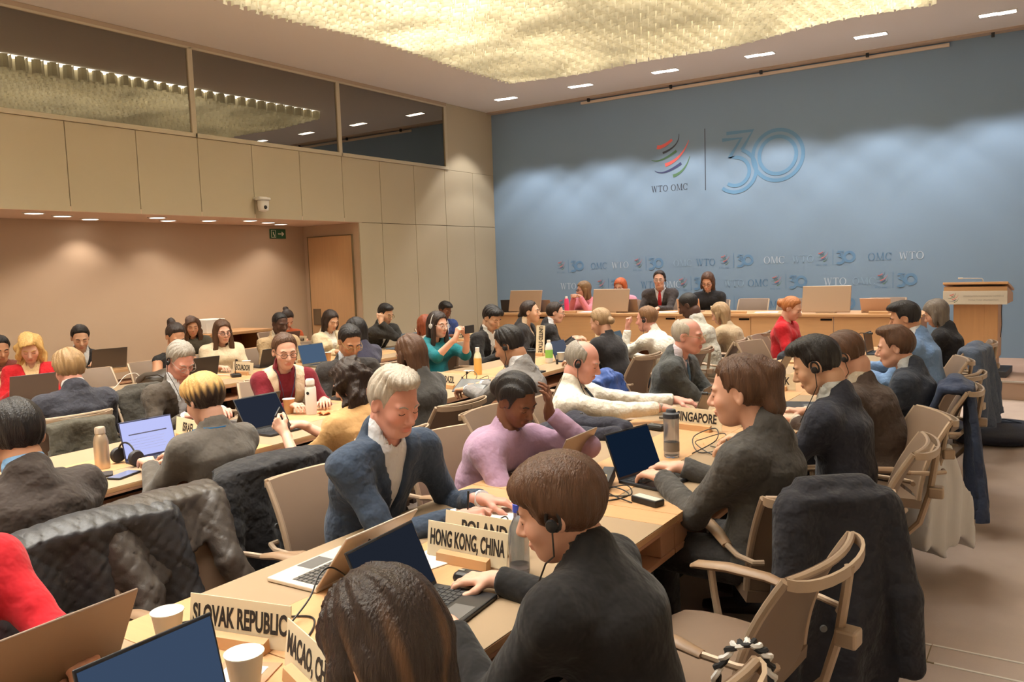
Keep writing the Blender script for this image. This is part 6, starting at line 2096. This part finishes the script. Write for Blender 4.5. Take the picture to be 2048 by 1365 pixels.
# palm-tree style cable clip on the silver laptop
t = thing('cable_clip', 'green and black cable plug standing by the silver laptop lid', 'plug', (-1.735, 1.70, TAB_Z + .0006))
MB().tube([(0, 0, 0), (.004, .01, .06)], [.018, .014], 10).build('plug_body', M_black, t, True)
MB().tube([(.004, .01, .06), (.012, .03, .11)], [.012, .010], 10).build('plug_sleeve', mat('plug_green', (84, 110, 40), 0.5), t, True)
MB().tube([(.012, .03, .11), (.02, .05, .15)], [.010, .006], 10).build('plug_tip', M_black, t, True)
def mic(label, x, y, rot, h=.16, ln=.12):
    t = thing('gooseneck_microphone', label, 'microphone', (x, y, TAB_Z + .0006), math.radians(rot))
    MB().bbox((-.045, -.06, 0), (.045, .06, .03), .008).build('microphone_base', M_black, t)
    MB().tube([(0, .02, .03), (0, .02, .03 + h * .5), (0, -.01, .03 + h * .8), (0, -ln * .5, .03 + h), (0, -ln, .03 + h)], .004, 6).build('gooseneck', M_black, t, True)
    MB().tube([(0, -ln, .03 + h), (0, -ln - .035, .03 + h)], .010, 10).build('microphone_head', M_black, t, True)
mic('black gooseneck microphone beside the BRAZIL card', -3.96, 5.22, 40, .10, .05)
mic('black gooseneck microphone between the laptops by brown suit', -1.66, 5.10, 90)
mic('black gooseneck microphone near the SWEDEN card', -1.62, 8.20, 70, .2, .16)
mic('black gooseneck microphone in front of the bald man and SINGAPORE card', -1.62, 4.62, -90, .14, .10)
mic('black gooseneck microphone beside the ECUADOR card', -6.55, 4.98, 60, .14, .10)
mic('black gooseneck microphone near the PANAMA card', -6.90, 6.36, 60, .14, .10)
t = thing('headset', 'black headset lying beside the bright white laptop', 'headset', (-4.02, 2.33, TAB_Z + .001))
MB().tube([(.085 * math.cos(PI * k / 14), .02, .03 + .085 * math.sin(PI * k / 14)) for k in range(15)], .005, 6).build('headband', M_black, t, True)
for s_ in (-1, 1):
    MB().lathe([(0, -.018), (.036, -.016), (.042, 0), (.036, .016), (0, .018)], 18, M=tr(s_ * .083, .02, .042) @ ry(PI / 2)).build('earcup', mat('earcup_black', (36, 34, 36), 0.6), t, True)
t = thing('desk_terminal', 'small black desk terminal leaning on the table near BRAZIL card', 'terminal', (-4.34, 5.50, TAB_Z + .0006), .2)
MB().bbox((-.09, -.06, 0), (.09, .06, .03), .008).build('terminal_body', M_black, t)
MB().bbox((-.08, -.05, .029), (.08, .01, .032), .002).build('key_panel', mat('panel_grey', (90, 88, 86), 0.6), t)
# white cup-like webcam and stand near the far end
t = thing('snack_packet', 'small crumpled pastry wrapper beside the tall white flask', 'wrapper', (-4.12, 3.86, TAB_Z + .0006), .4)
rows = [[(-.06 + .12 * i / 6, -.04 + .08 * j / 5, .012 + .012 * math.sin(i * 2.1 + j) * math.cos(j * 1.7)) for i in range(7)] for j in range(6)]
MB().grid(rows, thick=-.006).build('wrapper_sheet', mat('wrapper_orange', (214, 128, 78), 0.5), t, True)

# lanyards
def lanyard(R, m, name='lanyard', drop=.30):
    s_ = R['s']
    pts = []
    for k in range(-8, 9):
        u = k / 8.0
        z = R['nb'][2] + .02 - drop * abs(u) ** 1.1 if False else None
    left, right = [], []
    for sg, arr in ((-1, left), (1, right)):
        for k in range(9):
            v = k / 8
            z = R['nb'][2] - .005 - drop * v
            x_ = sg * (.062 * (1 - v) + .004) * s_
            ax_ = R['hip'] + np.clip((z - R['hip'][2]) / (R['nb'][2] - R['hip'][2]), 0, 1.1) * (R['nb'] - R['hip'])
            q = np.array([[ax_[0], ax_[1], z]]) + R['sdv'] * x_ + R['fwd'] * .30
            for _ in range(30):
                q = q - R['fwd'] * R['core'](q)[:, None] * .8
            arr.append(tuple((q + R['fwd'] * .022)[0]))
    back = [tuple(R['nb'] + R['sdv'] * (math.cos(PI * k / 8) * .078 * s_) - R['fwd'] * (math.sin(PI * k / 8) * .075 * s_) + vec(0, 0, .015)) for k in range(9)]
    MB().tube(left[::-1] + back[::-1] + right, .007, 6, flat=.35).build(name, m, R['root'], True)
lanyard(BUR, mat('lanyard_navy', (60, 66, 96), 0.7))
lanyard(BR2, mat('lanyard_blue', (40, 120, 178), 0.6))

slab('charger_plug', 'black plug with a looping lead behind the POLAND card', 'charger', -1.655, 2.33, 12, (.036, .030, .05), M_black, [('prong', (-.004, -.004, .049), (.004, .004, .062), M_steel)])
# interpreters' counter with microphones behind the glass
t = thing('booth_counter', 'pale counter ledge behind the dark booth glass', 'counter', (XL - .35, 4.5, 3.40))
MB().bbox((-.22, -4.0, .13), (.22, 7.0, .16), .004).build('counter_top', M_frame, t)
for yy in (-3.8, 0.0, 3.5, 6.8):
    MB().bbox((-.18, yy - .02, .0), (.18, yy + .02, .13), .003).build('bracket', M_frame, t)
for yy, lab in ((4.62, 'white gooseneck microphone behind the booth glass far from the blue wall'), (8.20, 'white gooseneck microphone behind the booth glass towards the blue wall')):
    t = thing('booth_microphone', lab, 'microphone', (XL - .30, yy, 3.561), .6)
    MB().lathe([(0, 0), (.05, 0), (.05, .012), (.0, .016)], 16).build('microphone_base', M_white, t, True)
    MB().tube([(0, 0, .012), (0, .01, .10), (0, -.02, .18), (0, -.08, .22)], .007, 6).build('gooseneck', M_white, t, True)
    MB().tube([(0, -.08, .22), (0, -.12, .235)], .012, 8).build('microphone_head', M_white, t, True)
t = slab('paper_sheet', 'white sheets on the counter behind the booth glass', 'paper', XL - .33, 5.95, 10, (.22, .30, .02), mat('paper_white', (232, 226, 216), 0.8), [('top_sheet', (-.10, -.14, .0195), (.10, .14, .022), mat('paper_top', (238, 232, 224), 0.8))], z=3.561)

t = thing('booth_fill_lamp', 'small shaded lamp added on the counter to brighten the booth behind the glass', 'lamp', (XL - .45, 6.55, 3.561))  # unseen lamp, added so the interpreter shows through the glass
MB().lathe([(0, 0), (.06, 0), (.06, .01), (.008, .016), (.008, .20), (0, .20)], 16).build('lamp_stand', M_black, t, True)
MB().lathe([(.03, .27), (.075, .19), (.072, .19), (.027, .268)], 18).build('lamp_shade', M_black, t, True)
ld = bpy.data.lights.new('booth_fill_light', 'POINT')
ld.energy = 5.0
ld.color = (1.0, 0.82, 0.62)
ld.shadow_soft_size = .02
lo = bpy.data.objects.new('booth_fill_light', ld)
COL.objects.link(lo)
lo.parent = t
lo.location = (0, 0, .185)
# ------------------------------------------------------------------ draped coats, bags, empty chairs
def coat(name, label, cat, x, y, face, col, kind='wool', zend=.30, w0=.25, w1=.30, front=.22, sleeves=True, quilt=0.0, seed=0, h=.012, zback=.895, collar=True, thick=.022, fsleeve=False):
    r = math.radians(face) - PI / 2
    t = thing(name, label, cat, (x, y, 0), r)
    def f(p):
        X, Y, Z = p[:, 0], p[:, 1], p[:, 2]
        v = np.clip((zback - Z) / (zback - zend), 0, 1)
        fold = (.010 + .035 * v) * np.sin(X * 26 + seed + 1.2 * np.sin(Z * 5 + seed)) + .010 * v * np.sin(X * 57 + seed * 2)
        wz = w0 + (w1 - w0) * v + .012 * np.sin(Z * 14 + seed)
        # back sheet hangs behind the chair back and flares out
        yb = -.475 - .05 * v - fold
        d = np.maximum(np.abs(Y - yb) - thick, np.abs(X) - wz)
        d = np.maximum(d, np.maximum(Z - zback, (zend + .03 * np.sin(X * 9 + seed)) - Z))
        # front flap over the seat side follows the slanted back
        yf = -.222 - .145 * np.clip((Z - .49) / .385, 0, 1.05) + .035 + .008 * np.sin(X * 30 + seed)
        d2 = np.maximum(np.abs(Y - yf) - thick * .8, np.abs(X) - (w0 - .005))
        d2 = np.maximum(d2, np.maximum(Z - zback, (zback - front + .05 * np.sin(X * 11 + seed)) - Z))
        d = smin(d, d2, .03)
        # rounded shoulder over the top rail
        d3 = ell(p, (0, -.405, zback - .01), (w0 + .035, .095, .045))
        d = smin(d, d3, .04)
        if sleeves:
            for sg in (-1, 1):
                d = smin(d, cap(p, (sg * (w0 + .005), -.44, zback - .05), (sg * (w0 + .05), -.50, zback - .34), .062, .052), .03)
                d = smin(d, cap(p, (sg * (w0 + .05), -.50, zback - .34), (sg * (w1 + .02), -.52, max(zend + .05, zback - .58)), .052, .046), .02)
        if fsleeve:
            for sg in (-1, 1):
                d = smin(d, cap(p, (sg * .20, -.33, zback - .06), (sg * .17, -.20, zback - .24), .058, .050), .03)
                d = smin(d, cap(p, (sg * .17, -.20, zback - .24), (sg * .21, -.14, zback - .36), .050, .046), .02)
        if collar:
            d = smin(d, ecap(p, vec(-.11, -.40, zback + .035), vec(.11, -.40, zback + .035), vec(0, 1.0, 0), (.045, .022), (.045, .022)), .03)
        d = d + .003 * hsh(X * 1.3 + Z * 1.9 + seed)
        if quilt:
            a, b = (X + Z) * 62, (X - Z) * 62
            d = d + quilt * (np.exp(-(np.sin(a) / .25) ** 2) + np.exp(-(np.sin(b) / .25) ** 2)) - quilt * .4
        return d
    mm = cloth(col, kind)
    o = sdf_obj('coat_body', f, (-w1 - .16, -.72, max(zend - .06, .02)), (w1 + .16, -.10, zback + .13), h, mm, t)
    if h < .013:
        for k in range(3):
            MB().lathe([(0, .004), (.011, .003), (.012, -.004)], 12, M=tr(-.12, -.575 - .015 * k, .66 - .16 * k) @ rx(PI / 2)).build('button', mat('button_horn', (84, 84, 84), 0.4), t, True)
    return t
A_EMPTY = [
    (-.90, 2.34, 172, 'empty taupe chair with open top loop between the black sweater and grey blazer'),
    (-2.32, 1.68, 2, 'empty chair under the dark brown jacket beside the silver laptop'),
    (-2.42, 3.86, 6, 'chair holding a dark jacket beside the bald man in white shirt'),
    (-2.22, 8.02, -14, 'empty chair with a black bag before the podium desk'),
    (-.98, 7.85, 174, 'empty chair under the slate blue coat near the lectern'),
    (-.86, 6.36, 166, 'empty aisle chair between the slate suit and light blue jacket'),
    (-3.46, 5.52, 180, 'empty chair behind the lilac sweater and BRAZIL card'),
    (-7.20, 4.10, 0, 'empty chair behind the dark bag and white charger'),
    (-5.72, 4.40, 178, 'empty chair between the rows beside the cream waistcoat'),
    (-8.05, 5.60, 180, 'empty chair turned to the alcove counter'),
]
for x, y, f_, lab in A_EMPTY:
    chair(x, y, f_, lab)
for x, y, lab in ((-3.92, 12.20, 'first empty chair behind the presidium desk next to the black turtleneck'), (-3.30, 12.15, 'second empty chair behind the presidium desk'),
                  (-2.02, 12.25, 'empty chair behind the presidium desk closest to the lectern')):
    chair(x, y, -90, lab, PLAT_Z)
coat('overcoat', 'long black overcoat hung over the chair of the grey blazer', 'coat', -.88, 3.20, 128, (40, 40, 46), zend=.06, w0=.155, w1=.20, seed=1.0, front=.28)
coat('quilted_coat', 'dark quilted coat over the chair of the blue-collared man', 'coat', -3.10, 1.44, 176, (50, 50, 53), 'leather', zend=.20, w0=.25, w1=.29, quilt=.005, seed=2.0, front=.30, h=.0095, collar=False)
coat('padded_jacket', 'brown-black padded jacket over the empty chair by the silver laptop', 'jacket', -2.32, 1.68, 2, (62, 55, 50), 'leather', zend=.40, w0=.25, w1=.28, quilt=.004, seed=3.4, front=.20, h=.0095, collar=False, fsleeve=True)
coat('black_coat', 'black textured coat over the chair of the streaked blond person', 'coat', -3.26, 2.34, 178, (44, 43, 45), zend=.16, w0=.245, w1=.27, quilt=.003, seed=4.1, front=.2, h=.0095, collar=False)
coat('slate_coat', 'slate blue coat hanging on the chair near the lectern', 'coat', -.98, 7.85, 174, (78, 88, 106), zend=.28, w0=.23, w1=.31, seed=5.2, h=.016)
coat('navy_coat', 'navy coat hanging down behind the slate suit chair', 'coat', -.92, 5.60, 184, (56, 66, 90), zend=.12, w0=.20, w1=.22, seed=6.0, h=.014, sleeves=False)
coat('olive_jacket', 'olive grey jacket over the chair of the man in navy suit', 'jacket', -5.46, 2.68, 176, (74, 70, 60), zend=.42, w0=.20, w1=.28, seed=7.0, h=.016, collar=False, zback=.84, sleeves=False)
coat('puffer_coat', 'bright blue puffer coat over the chair of the charcoal jacket', 'coat', -2.32, 5.20, 4, (56, 84, 150), 'leather', zend=.55, w0=.21, w1=.25, quilt=.008, seed=8.0, front=.34, h=.016)
coat('black_shawl', 'black coat on the chair of the bowed man in brown suit', 'coat', -5.15, 3.38, -4, (60, 56, 50), zend=.5, w0=.24, w1=.27, seed=3.3, h=.018, sleeves=False)
t = thing('dark_jacket', 'dark navy jacket bunched on the chair beside the white shirt', 'jacket', (-2.36, 3.98, 0), math.radians(30))
def hj(p):
    d = ell(p, (-.02, 0, .60), (.30, .24, .16))
    d = smin(d, cap(p, (-.26, .02, .66), (.10, .04, .80), .07, .06), .05)
    d = smin(d, cap(p, (.06, .02, .80), (.36, -.16, .80), .06, .045), .04)
    d = smin(d, cap(p, (.0, -.1, .74), (.30, -.22, .78), .05, .04), .03)
    d = smax(d, .475 - p[:, 2], .02)
    return d + .010 * hsh(p[:, 0] * 1.6 + p[:, 1] * 2.3) + .006 * np.sin(p[:, 0] * 30 + p[:, 2] * 25)
sdf_obj('jacket_cloth', hj, (-.45, -.40, .44), (.50, .36, .95), .013, cloth((50, 50, 60)), t)
MB().lathe([(0, .004), (.009, .003), (.010, -.004)], 12, M=tr(.12, -.06, .868)).build('button', mat('button_horn', (84, 84, 84), 0.4), t, True)
# soft bag on the floor
t = thing('duffel_bag', 'dark blue soft bag lying on the carpet near the lectern aisle', 'bag', (-.44, 8.25, 0), math.radians(18))
def bf(p):
    d = ell(p, (0, 0, .11), (.36, .20, .12))
    d = smin(d, ecap(p, vec(-.26, 0, .10), vec(.26, 0, .09), vec(0, 1.0, 0), (.17, .09), (.16, .09)), .06)
    d = smax(d, -p[:, 2] + .005, .02)
    return d + .006 * hsh(p[:, 0] * 1.1 + p[:, 1] * 1.7)
sdf_obj('bag_body', bf, (-.45, -.28, -.02), (.45, .28, .28), .016, cloth((44, 50, 66), 'leather'), t)
MB().tube([(-.2, -.05, .20), (-.1, -.08, .235), (.05, -.09, .24), (.18, -.06, .205)], .010, 8, flat=.4).build('strap', cloth((34, 38, 50), 'wool'), t, True)
# white carrier bag on the chair of the slate suit
t = thing('carrier_bag', 'white translucent carrier bag hanging from the chair behind brown suit', 'bag', (-.50, 4.74, 0), math.radians(60))
def cf(p):
    v = np.clip((.72 - p[:, 2]) / .5, 0, 1)
    d = np.maximum(np.abs(p[:, 1]) - (.03 + .05 * v), np.abs(p[:, 0]) - (.06 + .16 * v))
    d = np.maximum(d, np.maximum(p[:, 2] - .70, .16 + .03 * np.sin(p[:, 0] * 25) - p[:, 2]))
    return d + .010 * np.sin(p[:, 0] * 55 + p[:, 2] * 6 + 2 * np.sin(p[:, 2] * 9)) + .006 * hsh(p[:, 1] * 2 + p[:, 2])
sdf_obj('bag_body', cf, (-.28, -.16, .10), (.28, .16, .80), .014, mat('bag_white', (214, 212, 212), 0.5), t)
MB().tube([(-.05, 0, .72), (-.03, .0, .80), (.03, 0, .80), (.05, 0, .72)], .008, 6).build('handle', mat('bag_white', (214, 212, 212), 0.5), t, True)
# dark leather bag on the third table row
t = thing('leather_bag', 'dark leather bag slumped on the table behind the grey-haired man', 'bag', (-6.62, 4.22, TAB_Z), math.radians(30))
def lf(p):
    d = ell(p, (0, 0, .07), (.20, .13, .08))
    d = smin(d, ell(p, (.10, .04, .12), (.14, .09, .05)), .03)
    d = smax(d, -p[:, 2] + .002, .01)
    return d + .007 * hsh(p[:, 0] * 2.1 + p[:, 1] * 1.3 + p[:, 2])
sdf_obj('bag_body', lf, (-.28, -.2, -.01), (.30, .2, .22), .012, cloth((62, 54, 46), 'leather'), t)
MB().tube([(-.14, -.10, .05), (-.05, -.13, .12), (.06, -.12, .13), (.16, -.08, .06)], .008, 6).build('strap', cloth((40, 34, 30), 'leather'), t, True)
# black shoulder bag on a chair before the podium
t = thing('shoulder_bag', 'black bag with a white emblem on the chair before the podium', 'bag', (-2.18, 8.02, .47), math.radians(70))
def sf2(p):
    d = ecap(p, vec(0, 0, .10), vec(0, 0, .28), vec(1.0, 0, 0), (.19, .09), (.15, .06))
    return d + .005 * hsh(p[:, 0] * 2 + p[:, 2] * 1.4)
sdf_obj('bag_body', sf2, (-.26, -.14, -.02), (.26, .14, .40), .016, cloth((44, 46, 52), 'wool'), t)
MB().bbox((-.02, -.092, .20), (.02, -.088, .24), .002).build('emblem_patch', mat('patch_white', (170, 172, 176), 0.6), t)
# black and white cord scarf on the loop of the chair nearest the camera
t = thing('cord_scarf', 'black and white twisted cord tied on the chair of the black sweater', 'scarf', (-.545, 1.66, -.075))
base_pts = [(-.06, -.02, .80), (-.05, -.03, .90), (-.02, -.02, .955), (.02, -.01, .97), (.05, .0, .945), (.06, .01, .88), (.06, .02, .78), (.055, .02, .66)]
def twist(ph, m, nm):
    P_ = [Vector(p) for p in base_pts]
    Q = []
    n_ = 60
    for i in range(n_ + 1):
        u = i / n_ * (len(P_) - 1)
        k = min(int(u), len(P_) - 2)
        c = P_[k].lerp(P_[k + 1], u - k)
        a = ph + i * 1.0
        Q.append((c.x + .006 * math.cos(a), c.y + .006 * math.sin(a), c.z + .004 * math.sin(a)))
    MB().tube(Q, .0065, 6).build(nm, m, t, True)
twist(0, mat('cord_black', (30, 30, 32), 0.8), 'black_strand')
twist(PI, mat('cord_white', (220, 218, 214), 0.8), 'white_strand')
